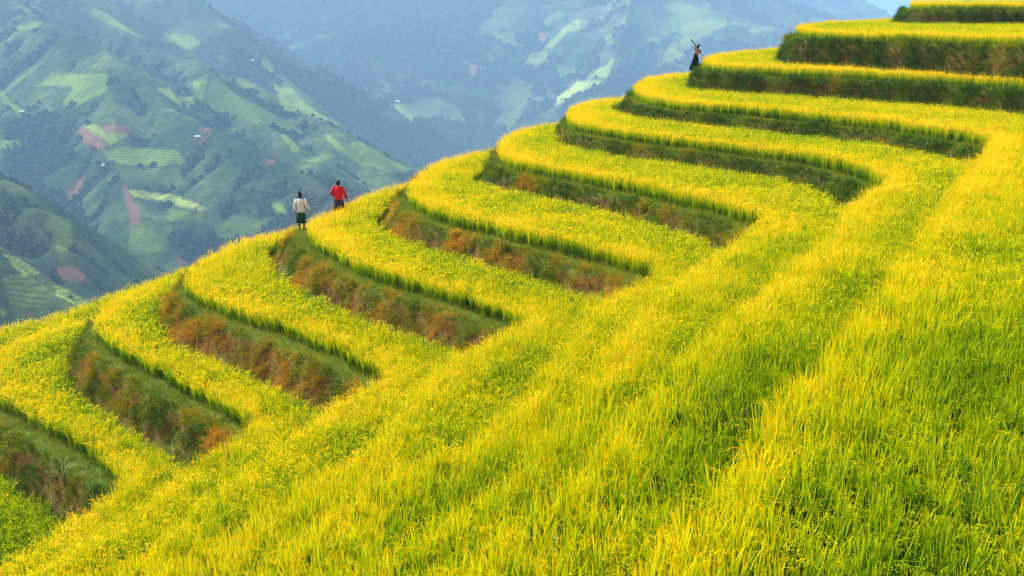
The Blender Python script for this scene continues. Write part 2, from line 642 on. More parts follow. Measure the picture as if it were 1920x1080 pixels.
def jitter_grid(step, x0=-32, x1=62, y0=2, y1=112):
    xs, ys = np.meshgrid(np.arange(x0, x1, step), np.arange(y0, y1, step))
    xs = xs + RNG.uniform(-.38, .38, xs.shape) * step
    ys = ys + RNG.uniform(-.38, .38, ys.shape) * step
    return xs.ravel(), ys.ravel()


def gridval(G, x, y):
    ix = np.clip(np.rint(np.interp(x, gx, np.arange(len(gx)))).astype(int), 0, len(gx) - 1)
    iy = np.clip(np.rint(np.interp(y, gy, np.arange(len(gy)))).astype(int), 0, len(gy) - 1)
    return G[iy, ix]


FIELD_LABEL = {
    -4: 'dull green rice in the lowest terrace at the bottom left corner',
    -3: 'golden rice terrace at the left edge, its bank ending nearest the bottom left corner',
    -2: 'yellow rice terrace whose rounded end lies left of and below all the walkers, second from the left edge',
    -1: 'yellow rice terrace whose rounded end is directly left of and just below the woman in white',
    0: 'yellow rice terrace whose outer rim the two walking women follow',
    1: 'yellow rice terrace with its rounded end just right of the woman in red',
    2: 'golden rice terrace above the long bank with the most brown weeds right of the walkers',
    3: 'golden rice terrace whose near side fills the middle of the foreground',
    4: 'rice terrace directly below the figure in black, its near side filling the bottom right corner',
    5: 'golden rice terrace with its rounded end just right of the figure in black',
    6: 'golden rice terrace in the upper right, the second one from the top',
    7: 'topmost rice terrace cut off by the top right edge of the picture',
}
BANK_LABEL = {
    -3: 'dark weedy bank at the lower left edge with a pale reed growing from it',
    -2: 'dark weedy bank with bare brown soil, second from the lower left corner',
    -1: 'brown and green weedy bank two steps below the woman in white',
    0: 'long bank with orange dry grass starting at the feet of the woman in white',
    1: 'weedy bank with a green sapling, first one right of the two walkers',
    2: 'dark green weedy bank beneath the terrace in the centre of the picture',
    3: 'low dark green bank two steps below the figure in black',
    4: 'low green bank one step below the figure in black',
    5: 'dark green bank starting at the feet of the figure in black',
    6: 'dark bank beneath the second highest terrace in the upper right',
    7: 'dark bank beneath the topmost terrace at the upper right edge',
}

X0, Y0 = jitter_grid(0.155)
Z0 = ground_z(X0, Y0)
keep = in_view(X0, Y0, Z0)
X0, Y0, Z0 = X0[keep], Y0[keep], Z0[keep]
DD = {k: gridval(GD[k], X0, Y0) for k in KS}
DW = {k: gridval(GW[k], X0, Y0) for k in KS}
W0 = wobble(X0, Y0)
for k in KS:
    edge_w = 0.07 * (fbm(X0 * 1.1, Y0 * 1.1, 3, 21) - 0.5)
    m = DD[k] > 0.06 + edge_w
    if k + 1 in DD:
        m &= DD[k + 1] < (-(LEDGE + RUN + FOOT) + W0) * DW[k + 1] + 0.06
    if k == 7:
        m &= DD[k] < 9
    m &= ~((np.hypot(X0, Y0) < 16) & (RNG.uniform(0, 1, len(X0)) < 0.25))
    x, y, z = X0[m], Y0[m], Z0[m]
    if not len(x): continue
    dep = np.hypot(x, y)
    n = len(x)
    var = np.where(dep < 17 + RNG.uniform(-2, 2, n), RNG.integers(0, 7, n), np.where(dep < 29 + RNG.uniform(-2, 2, n), RNG.integers(7, 13, n), RNG.integers(13, 19, n)))
    d = DD[k][m]
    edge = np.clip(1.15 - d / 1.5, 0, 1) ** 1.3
    big = fbm(x * 0.16, y * 0.16, 3, 31)
    fine = fbm(x * 0.9, y * 0.9, 3, 41)
    streak = vnoise(x * 4.5, y * 4.5, 51)
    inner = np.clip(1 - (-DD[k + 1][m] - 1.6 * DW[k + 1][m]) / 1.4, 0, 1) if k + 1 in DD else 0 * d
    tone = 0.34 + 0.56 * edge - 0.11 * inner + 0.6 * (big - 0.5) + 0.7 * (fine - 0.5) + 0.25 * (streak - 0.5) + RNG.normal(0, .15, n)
    if k == -4: tone -= 0.3
    if k in (5, 6, 7): tone += 0.08
    tone = np.clip(tone, 0.0, 1.0)
    rot = np.stack([RNG.normal(0, .04, n), RNG.normal(0, .04, n), RNG.uniform(0, 6.283, n)], 1)
    hsc = (0.82 + 0.2 * (fbm(x * 0.6, y * 0.6, 3, 61) - 0.5) + 0.18 * (vnoise(x * 3, y * 3, 71) - 0.5)) * RNG.uniform(.93, 1.07, n)
    hsc = hsc * (1 - 0.02 * inner)
    wsc = RNG.uniform(.9, 1.25, n)
    scatter('rice_field', 'rice', np.stack([x, y, z - 0.02], 1), var, rot, np.stack([wsc, wsc, hsc], 1), tone, FIELD_LABEL[k], 'rice field',
            'rice fields on the terraces')

# ------------------------------------------------------------------ weeds on the banks
X1, Y1 = jitter_grid(0.115, y1=95)
Z1 = ground_z(X1, Y1)
keep = in_view(X1, Y1, Z1, 60)
X1, Y1, Z1 = X1[keep], Y1[keep], Z1[keep]
B1 = {k: gridval(GW[k], X1, Y1) for k in KS}
D1 = {k: gridval(GD[k], X1, Y1) / B1[k] for k in KS}
W1 = wobble(X1, Y1)
e = 0.12
NX = -(ground_z(X1 + e, Y1) - ground_z(X1 - e, Y1)) / (2 * e)
NY = -(ground_z(X1, Y1 + e) - ground_z(X1, Y1 - e)) / (2 * e)


def tilt_rot(nx, ny, amt, n):
    s = np.hypot(nx, ny) + 1e-6
    ang = np.minimum(np.arctan(s) * amt, 1.3)
    out = np.empty((n, 3))
    spin = RNG.uniform(0, 6.283, n)
    for i in range(n):
        ax = Vector((-ny[i] / s[i], nx[i] / s[i], 0))
        M = Matrix.Rotation(ang[i], 3, ax) @ Matrix.Rotation(spin[i], 3, 'Z')
        out[i] = M.to_euler('XYZ')
    return out


DRY = {-4: .4, -3: .46, -2: .56, -1: .74, 0: .82, 1: .68, 2: .44, 3: .16, 4: .08, 5: .05, 6: .06, 7: .1}
for k in KS[1:]:
    s = -D1[k] - LEDGE + W1
    higher = (D1[k + 1] < -2.0) if k + 1 in D1 else np.ones(len(s), bool)
    bank = (s > -0.12) & (s < RUN + 0.15) & higher & (B1[k] > 0.3)
    bare = fbm(X1 * 0.8, Y1 * 0.8, 3, 81)
    dens = np.where(s > RUN * 0.55, 0.55, 0.7) * (1.0 if k < 3 else 1.5)
    m = bank & (RNG.uniform(0, 1, len(s)) < dens) & ~((bare < 0.42) & (s > RUN * .45) & (RNG.uniform(0, 1, len(s)) < .85 if k < 3 else False))
    for q, lev in ((567, 429), 0), ((1300, 131), 5):          # trodden spots where people stand
        sx, sy = at_level(*q, ZS[lev])
        m &= np.hypot(X1 - sx, Y1 - sy) > 0.55
    x, y, z = X1[m], Y1[m], Z1[m]
    n = len(x)
    clump = fbm(x * 1.1, y * 1.1, 3, 91)
    leafy = vnoise(x * 1.9 + 40, y * 1.9, 93) > 0.66
    var = np.where(leafy, RNG.integers(4, 8, n), np.where(RNG.uniform(0, 1, n) < .3, 8 + RNG.integers(0, 2, n), RNG.integers(0, 4, n)))
    tone = DRY[k] + 1.6 * (clump - 0.5) - np.where(leafy, .28, 0) + RNG.normal(0, .1, n)
    sz = RNG.uniform(.5, 1.0, n) * (0.65 + 0.7 * vnoise(x * 1.6, y * 1.6, 95)) * (1.0 if k < 3 else 0.9 if k < 5 else 1.2)
    rot = tilt_rot(NX[m], NY[m], 0.75, n)
    scatter('bank_weeds', 'weed', np.stack([x, y, z], 1), var, rot, np.repeat(sz[:, None], 3, 1), np.clip(tone, 0, 1), BANK_LABEL[k], 'weedy bank',
            'weedy banks between the terraces')
m = np.zeros(len(X1), bool)
for k in KS:
    s = -D1[k]
    lower = (D1[k + 1] < -(LEDGE + RUN - 0.1)) if k + 1 in D1 else np.ones(len(s), bool)
    m |= (s > -0.25) & (s < LEDGE + 0.15) & lower & (B1[k] > 0.3)
    m |= (B1[k] > 0.3) & ((D1[k] < -(LEDGE + RUN - .05)) & (D1[k] > -(LEDGE + RUN + FOOT + .05)))
m &= RNG.uniform(0, 1, len(m)) < 0.75
x, y, z = X1[m], Y1[m], Z1[m]
n = len(x)
tone = np.clip(0.35 + 0.9 * (fbm(x * .7, y * .7, 3, 97) - .5) + RNG.normal(0, .12, n), 0, 1)
sz = RNG.uniform(.5, 1.05, n)
scatter('verge_grass', 'verge', np.stack([x, y, z], 1), RNG.integers(0, 5, n), np.stack([RNG.normal(0, .15, n), RNG.normal(0, .15, n), RNG.uniform(0, 6.28, n)], 1),
        np.repeat(sz[:, None], 3, 1), tone, 'short green grass on the narrow ledges beside the rice', 'grass')

#@MOUNTAINS@
# ------------------------------------------------------------------ far mountains (real relief, metres, on the same axes)
RIDGES = [  # crest points given as (picture x, picture y, depth in metres), fall of the flanks
    ('a', [(-500, -260, 2900), (150, -120, 2300), (365, -6, 1950), (490, 112, 1800), (612, 220, 1580), (742, 310, 1380), (850, 410, 1200)], 0.62),
    ('b', [(40, -90, 2000), (170, 0, 1680), (300, 85, 1540), (430, 135, 1440), (560, 205, 1320), (690, 285, 1200), (800, 390, 1080)], 0.60),
    ('c', [(-60, -40, 1700), (60, 30, 1480), (170, 72, 1340), (260, 140, 1230), (330, 200, 1160), (480, 272, 1060), (600, 355, 970), (700, 460, 880)], 0.62),
    ('d', [(-300, 60, 1500), (-60, 150, 1330), (30, 250, 1230)], 0.6),
    ('h', [(210, 150, 1210), (215, 215, 1130), (230, 300, 1050), (290, 420, 960), (330, 540, 880)], 0.62),
    ('j', [(380, 110, 1500), (410, 150, 1330), (470, 200, 1240), (560, 270, 1140), (640, 330, 1060)], 0.66),
    ('e', [(-300, 160, 900), (-80, 300, 760), (0, 345, 700), (50, 392, 685), (100, 460, 665), (165, 550, 635), (240, 640, 610)], 0.85),
    ('f', [(-250, 340, 640), (0, 470, 520), (80, 532, 500), (180, 580, 480), (300, 680, 450)], 0.85),
    ('m', [(200, -330, 3867), (550, -260, 3576), (900, -160, 3383), (1100, -120, 3286), (1400, -60, 3576)], 0.50),
    ('n', [(560, -200, 3383), (640, 20, 2803), (720, 150, 2417), (800, 250, 2078)], 0.40),
    ('p', [(1500, -60, 4592), (1260, -40, 4362), (1130, 20, 3903), (1020, 120, 3444), (930, 230, 2928), (870, 330, 2525)], 0.48),
    ('q', [(1520, 46, 4132), (1440, 22, 4017), (1300, 40, 3673), (1180, 110, 3214), (1060, 190, 2812), (960, 270, 2468)], 0.46),
    ('r', [(1560, 100, 3099), (1420, 85, 3042), (1300, 110, 2812), (1150, 200, 2468)], 0.50),
    ('s', [(900, -40, 8400), (1300, -55, 9300), (1600, -40, 9750), (2200, -60, 9750)], 0.40),
]


def seg_tent(P, slope, X, Y, seed):
    """a crest with flanks; side spurs run straight down the flanks"""
    P = np.array(P)
    best = np.full(X.shape, -1e9)
    u0 = 0.0
    D = float(np.mean(P[:, 1]))
    w1, w2 = 0.085 * D + 30, 0.030 * D + 14
    bend = 0.5 * (fbm(X / (w1 * 1.4), Y / (w1 * 1.4), 3, seed) - .5)
    for (a, b, c), (d, e2, f) in zip(P[:-1], P[1:]):
        dx, dy = d - a, e2 - b
        L = math.hypot(dx, dy)
        t0 = ((X - a) * dx + (Y - b) * dy) / (L * L)
        t = np.clip(t0, 0, 1)
        q = np.hypot(X - a - t * dx, Y - b - t * dy)
        side = np.sign((X - a) * dy - (Y - b) * dx)
        u = u0 + t0 * L + side * 500
        sp = (1 - np.abs(2 * vnoise(u / w1 + bend, side * 3.0, seed) - 1)) - .92
        sp2 = (1 - np.abs(2 * vnoise(u / w2 + bend * 3, q / (w2 * 6), seed + 1) - 1)) - .85
        sat = np.minimum(q / (w1 * 0.8), 1.0) * np.clip(2 - q / (w1 * 5), 0.2, 1)
        best = np.maximum(best, c + t * (f - c) - slope * (np.sqrt(q * q + 12 ** 2) - 12) + sat * (w1 * 0.42 * sp + w2 * 0.42 * sp2))
        u0 += L
    return best


az = np.radians(np.linspace(-32, 32, 1180))
rr = np.concatenate([np.linspace(45, 430, 60, endpoint=False), 430 * (4400 / 430) ** np.linspace(0, 1, 920, endpoint=False), 4400 * (11500 / 4400) ** np.linspace(0, 1, 130)])
AZ, RR = np.meshgrid(az, rr)
MX, MY = RR * np.sin(AZ), RR * np.cos(AZ)
FLOOR = -380 - 0.0 * RR
MH = np.full(MX.shape, -1e9)
s1 = fbm(MX / 420, MY / 420, 3, 201) - 0.5
s2 = fbm(MX / 420 + 50, MY / 420, 3, 211) - 0.5
sc = np.clip(RR / 2200, 0.25, 1)
WX, WY = MX + 50 * s1 * sc, MY + 50 * s2 * sc
parts = []
for nm, pts, sl in RIDGES:
    P = [at_depth(*p) for p in pts]
    Ds = [p[1] for p in P]
    r0, r1 = np.searchsorted(rr, (min(Ds) * 0.35, max(Ds) * 1.9 + 300))
    tent = np.full(MX.shape, -900.0)
    tent[r0:r1] = seg_tent(P, sl, WX[r0:r1], WY[r0:r1], 400 + 3 * len(parts))
    parts.append(tent)
parts = np.array(parts)
K = 6.0
mxp = parts.max(0)
MH = mxp + K * np.log(np.exp(np.clip((parts - mxp) / K, -30, 0)).sum(0)) - K * 0.4
MH = np.maximum(MH, FLOOR + 20 * (fbm(MX / 200, MY / 200, 3, 220) - .5))
rel = np.clip((MH + 380) / 60, 0, 1)
gul = fbm(MX / 260, MY / 260, 5, 231, ridged=True) - 0.6
gul2 = fbm(MX / 75, MY / 75, 4, 241) - 0.5
gul3 = fbm(WX / 130, WY / 130, 3, 251, ridged=True) - 0.6
MH = MH + rel * (12 * gul3 * np.clip(RR / 1400, .3, 1.5) + 30 * gul * np.clip(RR / 1600, .35, 1.2) + 9 * gul2 * np.clip(RR / 1500, .3, 1.3))
own = -38 - 0.90 * (RR - 45) + 3 * gul2                     # the foot of our own hillside
own2 = np.where(RR < 420, own, -1e9)
lim = np.clip((RR - 300) / 120, 0, 1)
MH = np.where(RR < 420, np.maximum(own2, np.minimum(MH, -200 - 60 * (1 - lim))), MH)

# what grows there: fields on the open slopes, painted where each field lies on the ground
ang = MH / RR
vis = ang >= np.maximum.accumulate(np.vstack([np.full((1, ang.shape[1]), -9.0), ang[:-1]]), 0) - 0.0015
PXm, PYm, _ = project(MX, MY, MH)


def inside(poly, X, Y):
    r = np.zeros(X.shape, bool)
    for (a, b), (c, d) in zip(poly, poly[1:] + poly[:1]):
        if b == d: continue
        r ^= ((b > Y) != (d > Y)) & (X < (c - a) * (Y - b) / (d - b) + a)
    return r


def s3(pts, ox=0, oy=0, k=3.0):
    return [(ox + x / k, oy + y / k) for x, y in pts]


FIELDS = [  # outline, shade 0..1 (0 dull green, 1 pale yellow green), kind g green / b bare red earth / t terraced
    (s3([(205, 490), (290, 410), (590, 410), (620, 460), (560, 540), (450, 600), (340, 598), (410, 500), (300, 485)]), .75, 'g'),
    (s3([(60, 170), (210, 112), (245, 140), (180, 165)]), .6, 'g'),
    (s3([(490, 30), (560, 50), (700, 130), (860, 220), (840, 235), (640, 150), (510, 95)]), .65, 'g'),
    (s3([(890, 225), (930, 195), (1080, 188), (1128, 250), (1125, 290), (1040, 285), (1010, 260)]), .7, 'g'),
    (s3([(0, 500), (60, 560), (135, 630), (100, 640), (0, 570)]), .6, 'g'),
    (s3([(450, 715), (540, 700), (735, 745), (710, 775), (620, 818), (560, 770)]), .85, 'g'),
    (s3([(430, 730), (460, 720), (560, 770), (610, 820), (540, 848), (490, 820)]), .5, 'b'),
    (s3([(550, 700), (735, 705), (735, 745), (600, 735)]), .25, 'b'),
    (s3([(870, 485), (950, 490), (1000, 540), (1090, 540), (1095, 610), (1000, 590)]), .75, 'g'),
    (s3([(1085, 455), (1165, 455), (1150, 520), (1125, 600), (1105, 570)]), .65, 'g'),
    (s3([(1190, 450), (1230, 440), (1400, 570), (1600, 670), (1790, 810), (1680, 750), (1500, 690), (1400, 690), (1170, 620), (1140, 560)]), .42, 'g'),
    (s3([(1505, 480), (1640, 485), (1800, 640), (1920, 700), (1860, 700), (1700, 640), (1590, 630), (1560, 540)]), .8, 'g'),
    (s3([(1460, 320), (1500, 320), (1570, 400), (1520, 412), (1440, 375)]), .7, 'g'),
    (s3([(1575, 760), (1620, 760), (1700, 850), (1640, 858)]), .7, 'g'),
    (s3([(1660, 870), (1740, 900), (1830, 840), (1900, 890), (1860, 900), (1730, 920)]), .6, 'g'),
    (s3([(1815, 750), (1870, 760), (1970, 850), (2080, 930), (2050, 945), (1900, 860)]), .75, 'g'),
    (s3([(1920, 800), (2010, 790), (2280, 930), (2340, 960), (2200, 980), (2060, 930)]), .7, 'g'),
    (s3([(570, 860), (720, 825), (1000, 840), (1050, 920), (760, 935), (600, 900)]), .62, 't'),
    (s3([(700, 1060), (800, 1075), (990, 1095), (1110, 1140), (1170, 1170), (1140, 1190), (990, 1155), (750, 1110)]), 1.0, 'g'),
    (s3([(640, 950), (1000, 940), (1050, 1050), (800, 1060), (700, 1030)]), .3, 't'),
    (s3([(0, 790), (100, 790), (130, 830), (60, 840), (0, 835)]), .6, 'g'),
    (s3([(940, 1165), (1155, 1200), (1146, 1260), (945, 1240)]), .5, 'g'),
    (s3([(735, 1290), (990, 1260), (930, 1410), (720, 1440)]), .5, 'g'),
    (s3([(1200, 1250), (1330, 1210), (1500, 1250), (1400, 1330), (1230, 1350)]), .45, 'g'),
    (s3([(20, 1420), (110, 1440), (260, 1560), (540, 1725), (520, 1745), (360, 1680), (180, 1590), (60, 1500)]), .85, 't'),
    (s3([(0, 1560), (250, 1540), (320, 1640), (250, 1720), (60, 1720)]), .35, 't'),
    (s3([(95, 1820), (180, 1775), (195, 1845), (130, 1865)]), 1.0, 'g'),
    (s3([(0, 1720), (40, 1760), (20, 1790), (0, 1800)]), .9, 'g'),
    (s3([(300, 1200), (400, 1230), (420, 1400), (340, 1420), (250, 1270)]), .5, 'g'),
    (s3([(1500, 1140), (1590, 1134), (1620, 1200), (1560, 1200)]), .85, 'g'),
    (s3([(470, 985), (482, 1000), (440, 1120), (405, 1120), (355, 1125), (420, 1040)]), .5, 'b'),
    (s3([(690, 1050), (715, 1055), (790, 1215), (775, 1270), (740, 1268), (720, 1170)]), .5, 'b'),
    (s3([(300, 1515), (420, 1490), (500, 1560), (450, 1590), (320, 1570)]), .6, 'b'),
    (s3([(0, 172), (30, 185), (0, 215)]), .5, 'b'),
    (s3([(985, 1455), (1095, 1480), (1080, 1500), (1000, 1490)]), .8, 'b'),
    (s3([(1090, 780), (1160, 770), (1180, 800), (1110, 805)]), .5, 'b'),
    (s3([(1120, 710), (1200, 720), (1160, 745)]), .4, 'b'),
    (s3([(1480, 900), (1560, 900), (1540, 930), (1490, 925)]), .3, 'b'),
    (s3([(1120, 130), (1180, 70), (1280, 55), (1220, 110), (1150, 150)], 640), .8, 'g'),
    (s3([(1180, 215), (1300, 110), (1390, 100), (1380, 160), (1280, 185), (1190, 275), (1130, 280)], 640), .9, 'g'),
    (s3([(1015, 380), (1070, 290), (1160, 290), (1170, 370)], 640), .95, 'g'),
    (s3([(1210, 560), (1330, 450), (1480, 450), (1400, 510), (1190, 605)], 640), 1.0, 'g'),
    (s3([(1380, 440), (1560, 310), (1700, 260), (1640, 330), (1480, 445)], 640), .9, 'g'),
    (s3([(1560, 145), (1640, 30), (1920, 10), (1920, 110), (1700, 155)], 640), .6, 'g'),
    (s3([(1790, 350), (1920, 270), (1980, 260), (1900, 340), (1800, 370)], 640), .9, 'g'),
    (s3([(1700, 200), (1830, 150), (1800, 220), (1600, 330), (1560, 330)], 640), .6, 'g'),
    (s3([(655, 245), (740, 190), (690, 245)], 640), .9, 'g'),
    (s3([(830, 185), (980, 180), (985, 235), (1040, 265), (900, 250)], 640), .6, 'g'),
    (s3([(1460, 195), (1530, 195), (1535, 255), (1480, 250)], 640), .8, 'g'),
    (s3([(1200, 375), (1330, 370), (1310, 420), (1230, 450)], 640), .55, 'g'),
    (s3([(740, 200), (900, 10), (1100, 20), (1080, 180), (900, 180)], 640), .25, 'g'),
    (s3([(850, 720), (900, 640), (1060, 540), (1020, 640), (960, 730)], 640), .6, 't'),
    (s3([(880, 600), (960, 430), (1090, 470), (1060, 560), (940, 640)], 640), .4, 't'),
    (s3([(180, 650), (300, 590), (480, 545), (620, 570), (720, 690), (500, 670), (300, 690)], 640), .5, 't'),
    (s3([(0, 60), (200, 5), (420, 60), (700, 150), (560, 160), (430, 100), (250, 130), (100, 200), (0, 200)], 1200, 0, 2.667), .65, 'g'),
    (s3([(60, 340), (240, 110), (430, 90), (440, 130), (260, 220), (100, 330)], 1200, 0, 2.667), .8, 'g'),
    (s3([(720, 430), (700, 380), (760, 360), (760, 430)], 640), .5, 'b'),
    (s3([(1110, 200), (1150, 190), (1160, 240), (1120, 250)], 640), .5, 'b'),
]
wob = 9.0 * (fbm(MX / 30, MY / 30, 4, 301) - .5)
wob2 = 9.0 * (fbm(MX / 30 + 9, MY / 30, 4, 303) - .5)
kindv = np.zeros(MX.shape, np.float32)
shade = np.zeros(MX.shape, np.float32)
for poly, sh, kd in FIELDS:
    xs, ys = [p[0] for p in poly], [p[1] for p in poly]
    bb = (PXm > min(xs) - 6) & (PXm < max(xs) + 6) & (PYm > min(ys) - 6) & (PYm < max(ys) + 6) & vis & (RR > 420)
    idx = np.nonzero(bb)
    ins = inside(poly, PXm[idx] + wob[idx], PYm[idx] + wob2[idx])
    idx = (idx[0][ins], idx[1][ins])
    kindv[idx] = {'g': 1, 't': 2, 'b': 3}[kd]
    shade[idx] = sh
# hollows carry woods, the ridges are open grass
lap = MH.copy()
for _ in range(22):
    lap[1:-1, 1:-1] = (lap[:-2, 1:-1] + lap[2:, 1:-1] + lap[1:-1, :-2] + lap[1:-1, 2:]) / 4
hollow = np.clip((lap - MH) / (RR * 0.0016), -1, 1)
fn = fbm(MX / 150, MY / 150, 4, 331) - .5
forest_c = np.clip((MX / MY + 0.30 + .12 * fn) * 25, 0, 1) * np.clip((0.0 + .1 * fn - MX / MY) * 18, 0, 1) * (RR > 1750)
gully = [(70, 200), (140, 290), (60, 330), (150, 400), (200, 470), (240, 530), (330, 500), (350, 430), (420, 420), (390, 500), (300, 600), (170, 560), (120, 470), (60, 400), (0, 330), (0, 240)]
soft = inside(gully, PXm + 90 * fn, PYm + 90 * (fbm(MX / 120 + 7, MY / 120, 4, 341) - .5)) & (RR > 800)
forest_c = np.maximum(forest_c, soft * 1.0)
woods = np.clip(0.42 + 0.5 * hollow + 1.3 * (fbm(MX / 190, MY / 190, 4, 311) - .5) + 0.5 * forest_c, 0, 1)
woods = np.where(kindv > 0, 0, woods)


def soften(G, n=3):
    G = G.astype(np.float32)
    for _ in range(n):
        G[1:-1, 1:-1] = (2 * G[1:-1, 1:-1] + G[:-2, 1:-1] + G[2:, 1:-1] + G[1:-1, :-2] + G[1:-1, 2:]) / 6
    return G


MG, MT, MR = soften((kindv == 1) | (kindv == 2)), soften(kindv == 2), soften(kindv == 3)

me = mesh_np('mountains', np.stack([MX, MY, MH], -1).reshape(-1, 3), grid_faces(*MX.shape), True)
attr(me, 'fieldgreen', MG.ravel())
attr(me, 'fieldstep', MT.ravel())
attr(me, 'fieldred', MR.ravel())
attr(me, 'fieldshade', shade.ravel())
attr(me, 'woods', woods.ravel())


def mountain_material():
    m, nt, out = new_mat('mountain slopes')
    geo = N(nt, 'ShaderNodeNewGeometry')
    A = lambda nm: N(nt, 'ShaderNodeAttribute', attribute_type='GEOMETRY', attribute_name=nm).outputs['Fac']
    n1 = N(nt, 'ShaderNodeTexNoise', i_Scale=0.012, i_Detail=9.0, i_Roughness=0.68)
    n2 = N(nt, 'ShaderNodeTexNoise', i_Scale=0.11, i_Detail=7.0, i_Roughness=0.75)
    n3 = N(nt, 'ShaderNodeTexNoise', i_Scale=0.004, i_Detail=4.0)
    for n in (n1, n2, n3):
        nt.links.new(geo.outputs['Position'], n.inputs['Vector'])
    grass = ramp(nt, [(0.34, (0.008, 0.024, 0.011)), (0.5, (0.031, 0.058, 0.022)), (0.66, (0.105, 0.14, 0.045))], n1.outputs[0])
    brown = ramp(nt, [(0.56, (0, 0, 0)), (0.70, (1, 1, 1))], n3.outputs[0])
    c = mix(nt, grass.outputs[0], (0.13, 0.10, 0.06), math_n(nt, 'MULTIPLY', brown.outputs[0], 0.5))
    wd = ramp(nt, [(0.38, (0.005, 0.014, 0.008)), (0.62, (0.035, 0.06, 0.022))], n2.outputs[0])
    wa = math_n(nt, 'ADD', A('woods'), math_n(nt, 'MULTIPLY', math_n(nt, 'SUBTRACT', n2.outputs[0], 0.5), 0.9))
    wf = ramp(nt, [(0.42, (0, 0, 0)), (0.62, (1, 1, 1))], wa)
    c = mix(nt, c, ramp(nt, [(0.32, (0.45, 0.5, 0.5)), (0.68, (1.5, 1.45, 1.4))], n2.outputs[0]).outputs[0], 0.85, 'MULTIPLY')
    c = mix(nt, c, wd.outputs[0], wf.outputs[0])
    sep = N(nt, 'ShaderNodeSeparateXYZ')
    nt.links.new(geo.outputs['Position'], sep.inputs[0])
    # contour lines of the little far terraces
    zz = math_n(nt, 'ADD', sep.outputs[2], math_n(nt, 'MULTIPLY', n1.outputs[0], 8.0))
    sn = math_n(nt, 'SINE', math_n(nt, 'MULTIPLY', zz, 2 * math.pi / 2.2))
    lines = ramp(nt, [(0.15, (0.5, 0.5, 0.5)), (0.6, (1, 1, 1))], math_n(nt, 'ADD', math_n(nt, 'MULTIPLY', sn, 0.5), 0.5))
    green = ramp(nt, [(0.2, (0.06, 0.10, 0.03)), (0.6, (0.13, 0.20, 0.03)), (0.85, (0.20, 0.28, 0.04)), (1.0, (0.30, 0.38, 0.08))], A('fieldshade'))
    gr = mix(nt, green.outputs[0], ramp(nt, [(0.35, (0.55, 0.58, 0.6)), (0.65, (1.15, 1.1, 1.1))], n1.outputs[0]).outputs[0], 0.8, 'MULTIPLY')
    gt = mix(nt, gr, lines.outputs[0], 0.8, 'MULTIPLY')
    gr = mix(nt, gr, lines.outputs[0], 0.35, 'MULTIPLY')
    red = mix(nt, (0.15, 0.065, 0.05), (0.22, 0.11, 0.08), n2.outputs[0])
    patchy = ramp(nt, [(0.30, (0.45, 0.45, 0.45)), (0.55, (0.95, 0.95, 0.95))], n1.outputs[0])
    soft = lambda nm: math_n(nt, 'MULTIPLY', A(nm), patchy.outputs[0])
    c = mix(nt, c, gr, soft('fieldgreen'))
    c = mix(nt, c, gt, soft('fieldstep'))
    c = mix(nt, c, red, soft('fieldred'))
    p = N(nt, 'ShaderNodeBsdfPrincipled', i_Roughness=1.0)
    p.inputs['Specular IOR Level'].default_value = 0.0
    nt.links.new(c, p.inputs['Base Color'])
    b = N(nt, 'ShaderNodeBump', i_Strength=1.0, i_Distance=5.0)
    nt.links.new(n2.outputs[0], b.inputs['Height'])
    nt.links.new(b.outputs[0], p.inputs['Normal'])
    nt.links.new(p.outputs[0], out.inputs['Surface'])
    return m


mount = link('mountains', me, mountain_material())
tag(mount, 'green mountain slopes with small fields across the valley', 'mountains', kind='structure')

# woods on the far slopes
nr, nc = MX.shape
cell = (np.gradient(RR, axis=0) * RR * (az[1] - az[0]))
pr = np.clip((woods - 0.46) * 3.0, 0, 1) * cell / np.clip(RR * 0.0043, 4, 22) ** 2 * 2.2
pr = np.where(vis & (RR > 450) & (RR < 6000) & (PYm < 700) & (PYm > -40) & (PXm > -60) & (PXm < 1560), pr, 0)
cnt = RNG.poisson(np.minimum(pr, 3))
ii, jj = np.nonzero(cnt)
rep = np.repeat(np.arange(len(ii)), cnt[ii, jj])
ii, jj = ii[rep], jj[rep]
ok = (ii < nr - 1) & (jj < nc - 1)
ii, jj = ii[ok], jj[ok]
fx, fy = RNG.uniform(0, 1, len(ii)), RNG.uniform(0, 1, len(ii))
bil = lambda G: (G[ii, jj] * (1 - fx) + G[ii, jj + 1] * fx) * (1 - fy) + (G[ii + 1, jj] * (1 - fx) + G[ii + 1, jj + 1] * fx) * fy
tx, ty, tz = bil(MX), bil(MY), bil(MH)
sz = np.clip(np.hypot(tx, ty) * 0.0034, 3, 14) * RNG.uniform(.55, 1.25, len(tx))
scatter('woods', 'forest', np.stack([tx, ty, tz - 0.1 * sz], 1), RNG.integers(0, 6, len(tx)),
        np.stack([0 * tx, 0 * tx, RNG.uniform(0, 6.28, len(tx))], 1), np.stack([sz * 1.15, sz * 1.15, sz], 1), RNG.uniform(0, 1, len(tx)),
        'dark blue green woods and bushes filling the hollows of the far mountains', 'woods')


